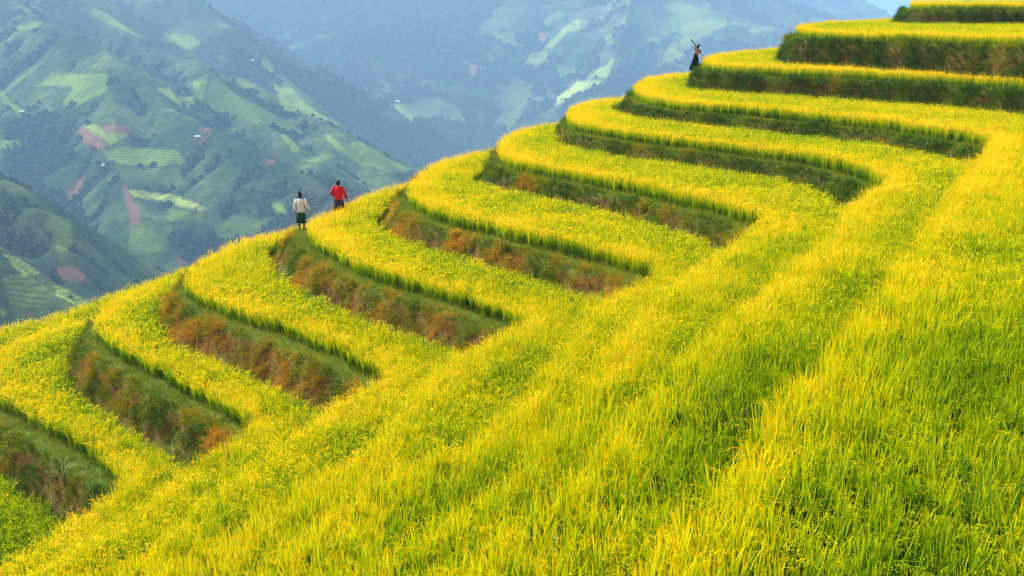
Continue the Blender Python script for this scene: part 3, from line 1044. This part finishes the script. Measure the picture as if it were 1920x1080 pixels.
# ------------------------------------------------------------------ the air between here and the mountains
hb = bmesh.new()
bmesh.ops.create_cube(hb, size=1.0)
hm = bpy.data.meshes.new('haze')
lo, hi = Vector((-8000, -60, -420)), Vector((8000, 11700, float(MH.max()) + 30))
bmesh.ops.transform(hb, matrix=Matrix.Translation((lo + hi) / 2) @ Matrix.Diagonal((*(hi - lo), 1)), verts=hb.verts)
hb.to_mesh(hm)
m, nt, out = new_mat('haze')
pv = N(nt, 'ShaderNodeVolumePrincipled')
pv.inputs['Color'].default_value = (0.37, 0.62, 0.95, 1)
pv.inputs['Density'].default_value = 0.00021
pv.inputs['Anisotropy'].default_value = 0.2
nt.links.new(pv.outputs[0], out.inputs['Volume'])
haze = link('haze', hm, m)
tag(haze, 'blue mountain haze filling the valley air', 'haze', kind='stuff')

#@THINGS@
# ------------------------------------------------------------------ where a sight line meets the near ground
def local_hit(px, py, lift=0.0):
    d = ray(px, py)
    t = np.linspace(4, 120, 6000)
    g = ground_z(d[0] * t, d[1] * t) + lift
    i = np.nonzero(d[2] * t < g)[0]
    i = i[0] if len(i) else -1
    x, y = d[0] * t[i], d[1] * t[i]
    return x, y, float(ground_z(np.array([x]), np.array([y]))[0])


def gz(x, y):
    return float(ground_z(np.array([x]), np.array([y]))[0])


# ------------------------------------------------------------------ mesh building for figures
def tube(pts, radii, n=12, flat=1.0, caps=True):
    """closed tube of varying radius along a 3-D line; flat squeezes it front to back"""
    P = np.array(pts, float)
    T = np.gradient(P, axis=0)
    V, F = [], []
    up = np.array([0, 1.0, 0])
    for p, t, r in zip(P, T, radii):
        t = t / (np.linalg.norm(t) + 1e-9)
        a = np.cross(up, t)
        if np.linalg.norm(a) < 1e-3: a = np.array([1.0, 0, 0])
        a /= np.linalg.norm(a)
        b = np.cross(t, a)
        rx, ry = (r if isinstance(r, tuple) else (r, r * flat))
        for i in range(n):
            q = 2 * math.pi * i / n
            V.append(p + a * math.cos(q) * rx + b * math.sin(q) * ry)
    m = len(P)
    for j in range(m - 1):
        for i in range(n):
            F.append((j * n + i, j * n + (i + 1) % n, (j + 1) * n + (i + 1) % n, (j + 1) * n + i))
    if caps:
        F += [tuple(range(n))[::-1], tuple((m - 1) * n + i for i in range(n))]
    return V, F


def ball(c, r, nu=16, nv=10):
    V, F = [], []
    for j in range(nv + 1):
        th = math.pi * j / nv
        for i in range(nu):
            q = 2 * math.pi * i / nu
            V.append((c[0] + r[0] * math.sin(th) * math.cos(q), c[1] + r[1] * math.sin(th) * math.sin(q), c[2] + r[2] * math.cos(th)))
    for j in range(nv):
        for i in range(nu):
            F.append((j * nu + i, (j + 1) * nu + i, (j + 1) * nu + (i + 1) % nu, j * nu + (i + 1) % nu))
    return V, F


def joined(name, pieces, mat, parent=None, smooth=True, weld=True):
    V, F = [], []
    for v, f in pieces:
        o = len(V)
        V += [tuple(map(float, p)) for p in v]
        F += [tuple(i + o for i in q) for q in f]
    me = bpy.data.meshes.new(name)
    me.from_pydata(V, [], F)
    bm = bmesh.new()
    bm.from_mesh(me)
    if weld: bmesh.ops.remove_doubles(bm, verts=bm.verts, dist=1e-5)
    bmesh.ops.recalc_face_normals(bm, faces=bm.faces)
    for f in bm.faces: f.smooth = smooth
    bm.to_mesh(me)
    bm.free()
    return link(name, me, mat, parent)


def skin_mesh(joints, bones, levels=2):
    names = list(joints)
    me = bpy.data.meshes.new('skeleton')
    me.from_pydata([joints[n][0] for n in names], [(names.index(a), names.index(b)) for a, b in bones], [])
    o = bpy.data.objects.new('skeleton', me)
    COL.objects.link(o)
    sk = o.modifiers.new('skin', 'SKIN')
    ly = me.skin_vertices[0].data
    for i, n in enumerate(names):
        r = joints[n][1]
        ly[i].radius = r if isinstance(r, tuple) else (r, r)
        ly[i].use_root = (i == 0)
    sk.use_smooth_shade = True
    sb = o.modifiers.new('sub', 'SUBSURF')
    sb.levels = sb.render_levels = levels
    dg = bpy.context.evaluated_depsgraph_get()
    res = bpy.data.meshes.new_from_object(o.evaluated_get(dg))
    V = [tuple(v.co) for v in res.vertices]
    F = [tuple(p.vertices) for p in res.polygons]
    bpy.data.objects.remove(o)
    bpy.data.meshes.remove(me)
    bpy.data.meshes.remove(res)
    return V, F


def hand(wrist, palm, side, curl=0.6, s=1.0):
    """five fingers rooted in the palm; they run on from wrist to palm"""
    w, p = Vector(wrist), Vector(palm)
    d = (p - w).normalized()
    fwd = Vector((0, 1, 0))
    if abs(d.dot(fwd)) > 0.9: fwd = Vector((0, 0, 1))
    across = d.cross(fwd).cross(d).normalized()      # knuckle line
    inward = d.cross(across).normalized() * (-side)
    out = []
    for i, (o, L) in enumerate(((-0.027, .052), (-0.009, .07), (0.009, .076), (0.027, .068))):
        b = p + across * o * s
        pts, a, q = [b - d * 0.02], 0.0, b
        for j in range(3):
            q = q + (d * math.cos(a) + inward * math.sin(a)) * L * s * (0.42, 0.33, 0.25)[j]
            pts.append(q.copy())
            a += curl
        out.append(tube(pts, [.0095 * s, .009 * s, .008 * s, .006 * s], 8))
    b = p - d * 0.035 * s + across * 0.03 * s
    pts = [b, b + (across * .8 + d * .6) * .03 * s, b + (across * .9 + d * 1.4 + inward * .5) * .035 * s]
    out.append(tube(pts, [.011 * s, .010 * s, .007 * s], 8))
    return out


SKIN = simple_mat('skin', (0.28, 0.14, 0.075), 0.6)
HAIR = simple_mat('black hair', (0.008, 0.007, 0.008), 0.45)
DARKHAIR = HAIR


def figure(J, scale, label, loc, rz, clothes, curl=0.6):
    root = empty('person', loc, rz)
    root.scale = (scale,) * 3
    tag(root, label, 'person', 'people walking on the terraces')
    joints = {
        'pelvis': (J['pelvis'], (.125, .105)), 'spine': (J['spine'], (.115, .09)), 'chest': (J['chest'], (.14, .10)), 'nb': (J['nb'], .062),
        'neck': (J['neck'], .048), 'head': (J['head'], (.075, .088)), 'crown': (J['crown'], (.062, .072))}
    bones = [('pelvis', 'spine'), ('spine', 'chest'), ('chest', 'nb'), ('nb', 'neck'), ('neck', 'head'), ('head', 'crown')]
    for s in 'LR':
        joints.update({'sh' + s: (J['sh' + s], .058), 'el' + s: (J['el' + s], .041), 'wr' + s: (J['wr' + s], .027), 'pa' + s: (J['pa' + s], (.036, .022)),
                       'hip' + s: (J['hip' + s], .09), 'kn' + s: (J['kn' + s], .056), 'an' + s: (J['an' + s], .036), 'to' + s: (J['to' + s], (.038, .026))})
        bones += [('chest', 'sh' + s), ('sh' + s, 'el' + s), ('el' + s, 'wr' + s), ('wr' + s, 'pa' + s), ('pelvis', 'hip' + s), ('hip' + s, 'kn' + s),
                  ('kn' + s, 'an' + s), ('an' + s, 'to' + s)]
    pieces = [skin_mesh(joints, bones)]
    hc = Vector(J['head'])
    fy = Vector(J.get('face', (0, 1, 0))).normalized()
    sx = fy.cross(Vector((0, 0, 1))).normalized()
    for q in (-1, 1):                                       # ears, eyes
        pieces.append(ball(hc + sx * q * 0.078 + Vector((0, 0, .0)), (.014, .022, .03), 8, 6))
        pieces.append(ball(hc + sx * q * 0.03 + fy * 0.083 + Vector((0, 0, .015)), (.014, .008, .008), 8, 6))
    pieces.append(tube([hc + fy * .085 + Vector((0, 0, .012)), hc + fy * .108 + Vector((0, 0, -.018)), hc + fy * .088 + Vector((0, 0, -.026))], [.009, .014, .008], 8))
    pieces.append(ball(hc + fy * .085 + Vector((0, 0, -.05)), (.022, .008, .007), 8, 6))
    pieces += hand(J['wrL'], J['paL'], -1, curl) + hand(J['wrR'], J['paR'], 1, curl)
    joined('body', pieces, SKIN, root, weld=False)
    clothes(root, J)
    return root


def sleeve(J, s, r0=.085, r1=.05, cut=0.9):
    a, b, c = (np.array(J[k + s]) for k in ('sh', 'el', 'wr'))
    e = b + (c - b) * cut
    ch = np.array(J['chest'])
    return tube([a + (ch - a) * .35, a, (a * .55 + b * .45), b, (b + e) / 2, e], [r0 * .95, r0, r0 * .82, r0 * .72, r1 * 1.12, r1], 14)


def trunk_shell(J, hem, widths):
    sp, ch, nb, pe = (np.array(J[k]) for k in ('spine', 'chest', 'nb', 'pelvis'))
    pts = [pe + np.array([0, 0, hem]), pe + np.array([0, 0, .06]), sp, (sp + ch) / 2, ch, ch + np.array([0, 0, .07]), nb + np.array([0, 0, .0]), nb + np.array([0, 0, .035])]
    return tube(pts, widths, 20)


def skirt_mesh(pe, rings, n=48, folds=11, amp=.05):
    """open pleated skirt with a hem, thickness given by an inner wall"""
    V, F = [], []
    rings2 = rings + [(z, cx, cy, rx - .012, ry - .012) for z, cx, cy, rx, ry in rings[::-1]]
    for j, (z, cx, cy, rx, ry) in enumerate(rings2):
        depth = min(1, max(0, (rings[0][0] - z) / (rings[0][0] - rings[-1][0])))
        for i in range(n):
            q = 2 * math.pi * i / n
            f = 1 + amp * depth * math.sin(folds * q + 1.3 * math.sin(2 * q))
            V.append((pe[0] + cx + rx * f * math.cos(q), pe[1] + cy + ry * f * math.sin(q), z))
    m = len(rings2)
    for j in range(m):
        k = (j + 1) % m
        for i in range(n):
            F.append((j * n + i, j * n + (i + 1) % n, k * n + (i + 1) % n, k * n + i))
    return V, F


def base_pose():
    return dict(pelvis=(0, 0, .90), spine=(0, -.01, 1.08), chest=(0, 0, 1.27), nb=(0, .0, 1.42), neck=(0, .01, 1.48), head=(0, .025, 1.575), crown=(0, .02, 1.645),
                shL=(-.165, 0, 1.37), shR=(.165, 0, 1.37), elL=(-.25, -.03, 1.11), elR=(.25, -.03, 1.11), wrL=(-.30, .05, .88), wrR=(.30, .05, .88),
                paL=(-.305, .07, .81), paR=(.305, .07, .81), hipL=(-.095, 0, .86), hipR=(.095, 0, .86), knL=(-.10, .03, .48), knR=(.10, .02, .48),
                anL=(-.09, -.06, .085), anR=(.10, .05, .085), toL=(-.10, .07, .03), toR=(.12, .19, .03))


def hair_pieces(J, bun=None, back=0.0):
    h, c = np.array(J['head']), np.array(J['crown'])
    mid = (h + c) / 2
    P = [ball(mid + np.array([0, -.018, .012]), (.092, .10, .098)), ball(h + np.array([0, -.045, -.03]), (.075, .055, .07))]
    if bun is not None:
        b = mid + np.array(bun)
        P += [tube([mid + np.array([0, -.02, .07]), b, b + np.array([-.01, -.005, .05])], [.05, .048, .02], 12), ball(b, (.05, .05, .04))]
    return P


WHITE_CLOTH = simple_mat('cream patterned cotton', (0.80, 0.74, 0.72), 0.85, True, (0.50, 0.38, 0.40), 38.0)
GREEN_CLOTH = simple_mat('green pleated cloth', (0.012, 0.075, 0.03), 0.8, True, (0.008, 0.04, 0.02), 20.0)
RED_CLOTH = simple_mat('red knitted wool', (0.62, 0.012, 0.016), 0.9, True, (0.50, 0.008, 0.012), 30.0)
DARK_CLOTH = simple_mat('dark hemp cloth', (0.030, 0.020, 0.028), 0.9, True, (0.06, 0.03, 0.035), 25.0)
BLACK_CLOTH = simple_mat('black indigo cloth', (0.003, 0.003, 0.005), 0.9, True, (0.007, 0.006, 0.010), 15.0)
TAN_CLOTH = simple_mat('tan cloth', (0.42, 0.24, 0.15), 0.85, True, (0.30, 0.15, 0.09), 25.0)
WOOD = simple_mat('weathered pole wood', (0.045, 0.035, 0.03), 0.8)
STEEL = simple_mat('dull steel', (0.10, 0.11, 0.12), 0.5)


def clothes_white(root, J):
    joined('blouse', [trunk_shell(J, -.045, [(.185, .15), (.17, .14), (.155, .12), (.165, .125), (.185, .13), (.175, .115), (.09, .075), (.065, .062)]),
                      sleeve(J, 'L'), sleeve(J, 'R')], WHITE_CLOTH, root, weld=False)
    joined('skirt', [skirt_mesh((0, 0), [(.99, 0, 0, .145, .12), (.88, 0, 0, .175, .15), (.70, 0, 0, .195, .175), (.44, .005, .01, .225, .20)])], GREEN_CLOTH, root)
    joined('hair', hair_pieces(J, bun=(-.045, -.03, .135)), HAIR, root, weld=False)


def clothes_red(root, J):
    joined('sweater', [trunk_shell(J, -.07, [(.175, .15), (.18, .15), (.17, .135), (.18, .14), (.20, .14), (.185, .12), (.095, .08), (.07, .066)]),
                       sleeve(J, 'L', .092, .055), sleeve(J, 'R', .092, .055)], RED_CLOTH, root, weld=False)
    joined('skirt', [skirt_mesh((0, 0), [(.95, 0, 0, .15, .13), (.84, 0, 0, .19, .165), (.66, .0, 0, .225, .20), (.42, -.01, .0, .26, .225)], folds=13)], DARK_CLOTH, root)
    joined('hair', hair_pieces(J), HAIR, root, weld=False)


def clothes_black(root, J):
    joined('top', [trunk_shell(J, .03, [(.15, .12), (.155, .125), (.14, .115), (.15, .12), (.165, .12), (.155, .11), (.085, .07), (.06, .056)]),
                   sleeve(J, 'L', .07, .045, .7), sleeve(J, 'R', .07, .045, .7)], TAN_CLOTH, root, weld=False)
    joined('robe', [skirt_mesh((0, 0), [(1.20, -.005, 0, .13, .115), (1.05, -.01, 0, .15, .13), (.80, -.05, 0, .165, .15), (.50, -.13, .0, .185, .17), (.20, -.20, .0, .20, .18),
                                        (.05, -.21, 0, .185, .17)], folds=7, amp=.07)], BLACK_CLOTH, root)
    legs = [tube([J['hip' + s], J['kn' + s], J['an' + s]], [.10, .08, .06], 12) for s in 'LR']
    joined('trousers', legs, BLACK_CLOTH, root, weld=False)
    h = np.array(J['head'])
    joined('headscarf', [ball(h + np.array([-.01, -.01, .03]), (.095, .105, .10)), tube([h + np.array([0, 0, .06]), h + np.array([.07, 0, .12]), h + np.array([.15, 0, .19])],
                         [.085, .06, .02], 12), tube([h + np.array([-.01, -.03, .0]), h + np.array([-.03, -.05, -.12])], [.07, .05], 12)], BLACK_CLOTH, root, weld=False)


# woman in white, on the ledge just outside the rice of the terrace
def stand_at(px, py, zlev):
    x, y = at_level(px, py, zlev)
    return x, y, gz(x, y)


J = base_pose()
J.update(elL=(-.245, -.02, 1.12), wrL=(-.285, .03, .87), paL=(-.29, .045, .80), elR=(.27, -.05, 1.14), wrR=(.37, .03, .93), paR=(.40, .05, .87))
for px_ in np.arange(562, 590, .5):
    x, y, z = stand_at(px_, 429, ZS[0])
    if z > ZS[0] - 0.16: break
figure(J, 0.925, 'barefoot woman in cream blouse and green skirt, black hair in a bun, seen from behind', (x, y, z), R(4), clothes_white)
WH = (x, y, z)
# woman in red, a few steps ahead round the rim
J = base_pose()
J.update(elL=(-.29, -.02, 1.13), wrL=(-.21, .17, 1.02), paL=(-.17, .23, 1.0), elR=(.27, -.02, 1.12), wrR=(.34, .08, .90), paR=(.36, .10, .84),
         spine=(.0, -.02, 1.08), anR=(.10, -.04, .085), toR=(.11, .08, .03), anL=(-.10, .07, .085), toL=(-.11, .20, .03))
for py_ in np.arange(440, 380, -.5):                    # first spot on the ledge behind the rice at that bearing
    x, y = at_level(637, py_, ZS[0])
    d0 = float(gridval(GD[0], np.array([x]), np.array([y]))[0])
    if d0 < -0.12 and y > 38: break
z = gz(x, y)
figure(J, 0.97, 'woman in red sweater and dark skirt walking half hidden behind the rice', (x, y, z), R(-6), clothes_red, 0.9)
RD = (x, y, z)
# sickle in her right hand
Mr = Matrix.Translation(RD) @ Matrix.Rotation(R(-6), 4, 'Z') @ Matrix.Scale(.97, 4)
hp = Mr @ Vector((.365, .11, .80))
t = empty('sickle', hp)
tag(t, 'small sickle hanging from the right hand of the woman in red', 'sickle')
joined('handle', [tube([(0, 0, .03), (0.01, 0, -.05), (.015, 0, -.11)], [.012, .014, .011], 8)], WOOD, t)
arc = [(.015 + .09 * math.sin(a), 0, -.11 - .12 * a / 1.6 - .03 * math.sin(a)) for a in np.linspace(0, 2.2, 9)]
joined('blade', [tube(arc, [(.004, .012)] * 5 + [(.004, .010), (.004, .008), (.003, .005), (.001, .002)], 6)], STEEL, t)

# figure in black with a hoe across the shoulders
J = base_pose()
J.update(chest=(.03, 0, 1.27), nb=(.05, 0, 1.42), neck=(.06, 0, 1.48), head=(.085, 0, 1.57), crown=(.09, 0, 1.64), face=(1, .3, 0),
         shL=(-.08, -.03, 1.38), shR=(.18, .0, 1.36), elL=(-.16, -.02, 1.56), wrL=(-.10, -.13, 1.73), paL=(-.115, -.135, 1.79),
         elR=(.30, -.08, 1.22), wrR=(.245, -.15, 1.33), paR=(.225, -.15, 1.39), hipL=(-.04, .02, .88), hipR=(.08, 0, .88), knL=(-.04, .06, .48), knR=(.10, .0, .48),
         anL=(-.06, .04, .085), anR=(.11, 0, .085), toL=(-.02, .16, .03), toR=(.16, .11, .03))
for px_ in np.arange(1299, 1316, .5):                    # leftmost firm spot on the ledge of that terrace
    x, y, z = stand_at(px_, 131, ZS[5])
    if z > ZS[5] - 0.1: break
BS = 0.88
figure(J, BS, 'figure in long black robe and pointed dark headscarf on the skyline, arms raised', (x, y, z), 0, clothes_black, 1.1)
BK = (x, y, z)
hoe = empty('hoe', (x, y - .15 * BS, z))
tag(hoe, 'long dark pole with a broad head carried across the shoulders of the figure in black', 'pole')
a, b = Vector((-.33, 0, 1.72)), Vector((.40, 0, 0.80))
a, b = Vector((-.30, 0, 1.74)), Vector((.38, 0, .86))
joined('handle', [tube([a, (a + b) / 2, b], [.014, .017, .014], 8)], WOOD, hoe)
dd = (a - b).normalized()
joined('hoe_head', [tube([a - dd * .16, a - dd * .05, a + dd * .10], [(.02, .02), (.045, .03), (.03, .012)], 8), tube([a + dd * .02, a + dd * .10 + Vector((-.06, 0, .10))], [(.03, .02), (.012, .006)], 8)], STEEL, hoe)

# ------------------------------------------------------------------ single plants one can point to
def plant_mesh(name, acc, mat, loc, label, cat, group=None, parent=None):
    me = acc.mesh(name)
    o = link(name, me, mat, parent)
    o.location = loc
    if label: tag(o, label, cat, group)
    return o


def solid_plant_mat(name, stops, trans=.35):
    m, nt, out = new_mat(name)
    t = N(nt, 'ShaderNodeAttribute', attribute_type='GEOMETRY', attribute_name='tint')
    rp = ramp(nt, stops, t.outputs['Fac'])
    leaf_shader(nt, out, rp.outputs[0], trans)
    return m


FRESH = solid_plant_mat('fresh green leaves', [(0, (.03, .10, .008)), (1, (.12, .28, .015))])
PALE = solid_plant_mat('pale reed leaves', [(0, (.06, .10, .03)), (1, (.22, .27, .10))])
STEM = simple_mat('dry brown stems', (0.07, 0.04, 0.022), 0.9)

def clump(n, h, w, spread, bend=(.1, .9)):
    A = Acc()
    for i in range(n):
        az, r = U(0, 6.283), U(0, spread)
        A.add(blade((r * math.cos(az), r * math.sin(az), -.03), az, U(.5, 1) * h, w * U(.7, 1.2), U(0, .3), U(*bend), 5, U(0, .3), U(.5, 1), twist=U(-1, 1)))
    return A

for px, py, h, sp, n, up, label in [
        (702, 372, 1.15, .10, 26, .0, 'dark green grass tuft on the skyline right of the woman in red'),
        (1044, 246, .85, .16, 60, 0, 'upright green grass tuft at the bank end highest above the picture centre'),
        (297, 545, 1.0, .07, 16, 0, 'thin green grass tuft poking above the golden rice on the lower left skyline'),
        (452, 466, 1.0, .06, 12, 0, 'tiny green grass tuft on the skyline left of the woman in white'),
        (1180, 182, .8, .18, 60, 0, 'green grass tuft at the end of the bank two steps below the figure in black'),
        (1324, 133, .34, .2, 50, 0, 'low green grass tuft beside the feet of the figure in black'),
        (915, 300, .75, .2, 50, 0, 'green grass tuft at the skyline end of the bank just left of the picture centre'),
        (1482, 88, .6, .35, 120, 0, 'bushy green grass tuft at the left end of the upper right bank'),
        (1700, 30, .6, .45, 140, 0, 'bushy green grass tuft at the left end of the topmost bank')]:
    x, y, z = local_hit(px, py)
    plant_mesh('grass_tuft', clump(n, h, .022, sp), FRESH, (x, y, z), label, 'grass tuft', 'tufts of taller grass on the terrace rims')

# tall green grass standing out of the rice near the right edge, and wild stalks
for px, py, h, n, label in [
        (1852, 1075, 1.25, 14, 'tall dark green wild grass standing above the rice in the bottom right corner'),
        (1612, 800, 1.1, 10, 'dark green wild grass blades in the rice right of the brown dead stems')]:
    x, y = at_level(px, py, ZS[4])
    plant_mesh('wild_grass', clump(n, h, .03, .05, (.0, .35)), FRESH, (x, y, gz(x, y)), label, 'wild grass')

def stems(name, specs, loc, label, cat):
    pieces = []
    for dx, dy, h, lx, ly in specs:
        pts = [(dx + lx * t ** 1.3, dy + ly * t, h * t) for t in np.linspace(0, 1, 6)]
        pieces.append(tube(pts, list(np.linspace(.009, .003, 6)), 6))
        for t in (.5, .65, .8):
            p = np.array([dx + lx * t ** 1.3, dy + ly * t, h * t])
            q = p + np.array([U(-.12, .12), U(-.05, .05), U(.05, .13)])
            pieces.append(tube([p, (p + q) / 2 + np.array([0, 0, -.01]), q], [.004, .003, .002], 5))
    o = joined(name, pieces, STEM, None, weld=False)
    o.location = loc
    return tag(o, label, cat)

x, y = at_level(1385, 872, ZS[3])
stems('dead_stems', [(0, 0, 1.15, -.42, .1), (.05, .03, 1.25, -.30, .1), (.1, 0, 1.2, -.12, 0), (-.05, .05, .95, -.3, .1)], (x, y, gz(x, y)),
      'thin brown dead stems leaning left out of the rice right of the centre', 'dead stems')

# pale reed on the lowest bank
x, y, z = local_hit(122, 915)
r = empty('reed', (x, y, z))
tag(r, 'pale green reed with long drooping leaves on the lowest left bank', 'reed')
A = Acc()
for i in range(22):
    az = U(0, 6.28)
    A.add(blade((0, 0, U(.2, .6)), az, U(.35, .6), .028, U(.4, .9), U(.6, 1.5), 6, U(.2, .5), U(.7, 1)))
plant_mesh('leaves', A, PALE, (0, 0, 0), None, None, parent=r)
joined('stalk', [tube([(0, 0, -.05), (.02, 0, .35), (.03, 0, .8)], [.012, .010, .005], 6), tube([(0.02, 0, -.05), (-.04, -.02, .3), (-.10, -.03, .6)], [.011, .009, .004], 6)], PALE, r)

def sapling(px, py, h, label, nleaf=46):
    x, y, z = local_hit(px, py)
    r = empty('sapling', (x, y, z))
    tag(r, label, 'sapling', 'young shrubs on the banks')
    A = Acc()
    for i in range(nleaf):
        t = U(.25, 1)
        az = U(0, 6.28)
        rr = .20 * (1.15 - t) * U(.3, 1)
        A.add(blade((rr * math.cos(az), rr * math.sin(az) - .1 * t, h * t), az, U(.10, .16), .055, U(.7, 1.5), U(.2, .8), 3, U(.1, .5), U(.5, 1),
                    lambda t: math.sin(math.pi * min(.97, t * .9 + .08))))
    plant_mesh('leaves', A, FRESH, (0, 0, 0), None, None, parent=r)
    pc = [tube([(0, 0, -.05), (.01, -.05, h * .5), (0, -.1, h)], [.012, .009, .004], 6)]
    for i in range(6):
        t = .3 + .1 * i
        a = U(0, 6.28)
        pc.append(tube([(0, -.1 * t, h * t), (.14 * math.cos(a), .14 * math.sin(a) - .1 * t, h * t + .08)], [.005, .002], 5))
    joined('stem', pc, STEM, r, weld=False)

sapling(940, 476, .75, 'bright green leafy sapling on the bank right of the walkers')
sapling(878, 572, .55, 'small bright green shrub near the inner end of the long orange bank', 60)
sapling(235, 640, .45, 'fresh green shrub at the upper part of the second bank from the left', 50)

# ------------------------------------------------------------------ farmhouses on the far slopes
ROOF = simple_mat('pale sheet roof', (0.34, 0.36, 0.38), 0.8)
ROOFR = simple_mat('weathered pink roof', (0.60, 0.42, 0.40), 0.7)
WALL = simple_mat('timber wall', (0.22, 0.15, 0.11), 0.9)
SHADE = simple_mat('dark doorway', (0.02, 0.02, 0.02), 0.9)


def farmhouse(px, py, w, rz, roofm, label):
    d2 = np.where(vis & (RR > 430), (PXm - px) ** 2 + (PYm - py) ** 2, 1e12)
    i, j = np.unravel_index(np.argmin(d2), d2.shape)
    r = empty('farmhouse', (MX[i, j], MY[i, j], MH[i, j] + .5), rz)
    tag(r, label, 'farmhouse', 'farmhouses on the far slopes')
    d, h = w * .55, w * .30
    def boxv(x0, x1, y0, y1, z0, z1):
        V = [(x, y, z) for z in (z0, z1) for y in (y0, y1) for x in (x0, x1)]
        return V, [(0, 2, 3, 1), (4, 5, 7, 6), (0, 1, 5, 4), (2, 6, 7, 3), (0, 4, 6, 2), (1, 3, 7, 5)]
    gable = []
    for s in (-1, 1):
        X = s * w / 2
        V = [(X, -d / 2, h), (X, d / 2, h), (X, 0, h * 1.9), (X - s * .2, -d / 2, h), (X - s * .2, d / 2, h), (X - s * .2, 0, h * 1.9)]
        gable.append((V, [(0, 1, 2), (3, 5, 4), (0, 3, 4, 1), (1, 4, 5, 2), (2, 5, 3, 0)]))
    joined('wall', [boxv(-w / 2, w / 2, -d / 2, d / 2, -3, h)] + gable, WALL, r, False, False)
    e = .12 * w
    V = [(-w / 2 - e, -d / 2 - e, h * .80), (w / 2 + e, -d / 2 - e, h * .80), (w / 2 + e, 0, h * 2.0), (-w / 2 - e, 0, h * 2.0), (w / 2 + e, d / 2 + e, h * .80), (-w / 2 - e, d / 2 + e, h * .80)]
    V += [(a, b, c + .25) for a, b, c in V]
    F = [(0, 1, 2, 3), (3, 2, 4, 5), (6, 9, 8, 7), (9, 11, 10, 8), (0, 6, 7, 1), (5, 4, 10, 11), (0, 3, 9, 6), (3, 5, 11, 9), (1, 7, 8, 2), (2, 8, 10, 4)]
    joined('roof', [(V, F)], roofm, r, False, False)
    joined('door', [boxv(-w * .06, w * .06, -d / 2 - .12, -d / 2 - .02, 0, h * .75)], SHADE, r, False, False)
    for s in (-1, 1):
        joined('window', [boxv(s * w * .27 - w * .05, s * w * .27 + w * .05, -d / 2 - .12, -d / 2 - .02, h * .35, h * .7)], SHADE, r, False, False)


farmhouse(371, 260, 5.0, R(10), ROOF, 'white roofed farmhouse beside a brown plot halfway up the left mountain')
farmhouse(195, 314, 4.2, R(-5), ROOF, 'white roofed farmhouse below the terraced field on the left mountain')
farmhouse(42, 212, 4.5, R(15), ROOF, 'tiny white roofed farmhouse near the left edge')
farmhouse(744, 192, 8, R(-8), ROOFR, 'pinkish farmhouse in the dark wooded valley at the top centre')
farmhouse(474, 114, 4.5, R(5), ROOF, 'tiny white farmhouse beside a pale plot high on the left mountain')

# ------------------------------------------------------------------ light
SUN_EL, SUN_AZ = R(54), R(-55)          # azimuth measured from +Y (ahead) towards +X
world = bpy.data.worlds.new('World')
SC.world = world
world.use_nodes = True
wn = world.node_tree
bg = wn.nodes['Background']
sky = wn.nodes.new('ShaderNodeTexSky')
sky.sky_type = 'NISHITA'
sky.sun_disc = False
sky.sun_elevation = SUN_EL
sky.sun_rotation = SUN_AZ
sky.dust_density = 3.0
hs = wn.nodes.new('ShaderNodeHueSaturation')          # thin high cloud takes most of the blue out of the skylight
hs.inputs['Saturation'].default_value = 0.15
wn.links.new(sky.outputs[0], hs.inputs['Color'])
wn.links.new(hs.outputs[0], bg.inputs[0])
bg.inputs[1].default_value = 0.09
sd = bpy.data.lights.new('sun', 'SUN')
sd.energy = 3.7
sd.angle = R(8)
sd.color = (1.0, 0.95, 0.86)
sun = bpy.data.objects.new('sun', sd)
COL.objects.link(sun)
dv = Vector((math.sin(SUN_AZ) * math.cos(SUN_EL), math.cos(SUN_AZ) * math.cos(SUN_EL), math.sin(SUN_EL)))
sun.rotation_euler = dv.to_track_quat('Z', 'Y').to_euler()

SC.view_settings.view_transform = 'Standard'
SC.view_settings.look = 'None'
SC.view_settings.exposure = 1.58
SC.view_settings.gamma = 1.0
SC.render.engine = 'CYCLES'
SC.cycles.use_denoising = True
SC.cycles.denoising_prefilter = 'ACCURATE'
SC.cycles.filter_width = 1.15
SC.cycles.pixel_filter_type = 'BLACKMAN_HARRIS'
SC.cycles.max_bounces = 6
SC.cycles.diffuse_bounces = 3
SC.cycles.transmission_bounces = 4
SC.cycles.volume_bounces = 1
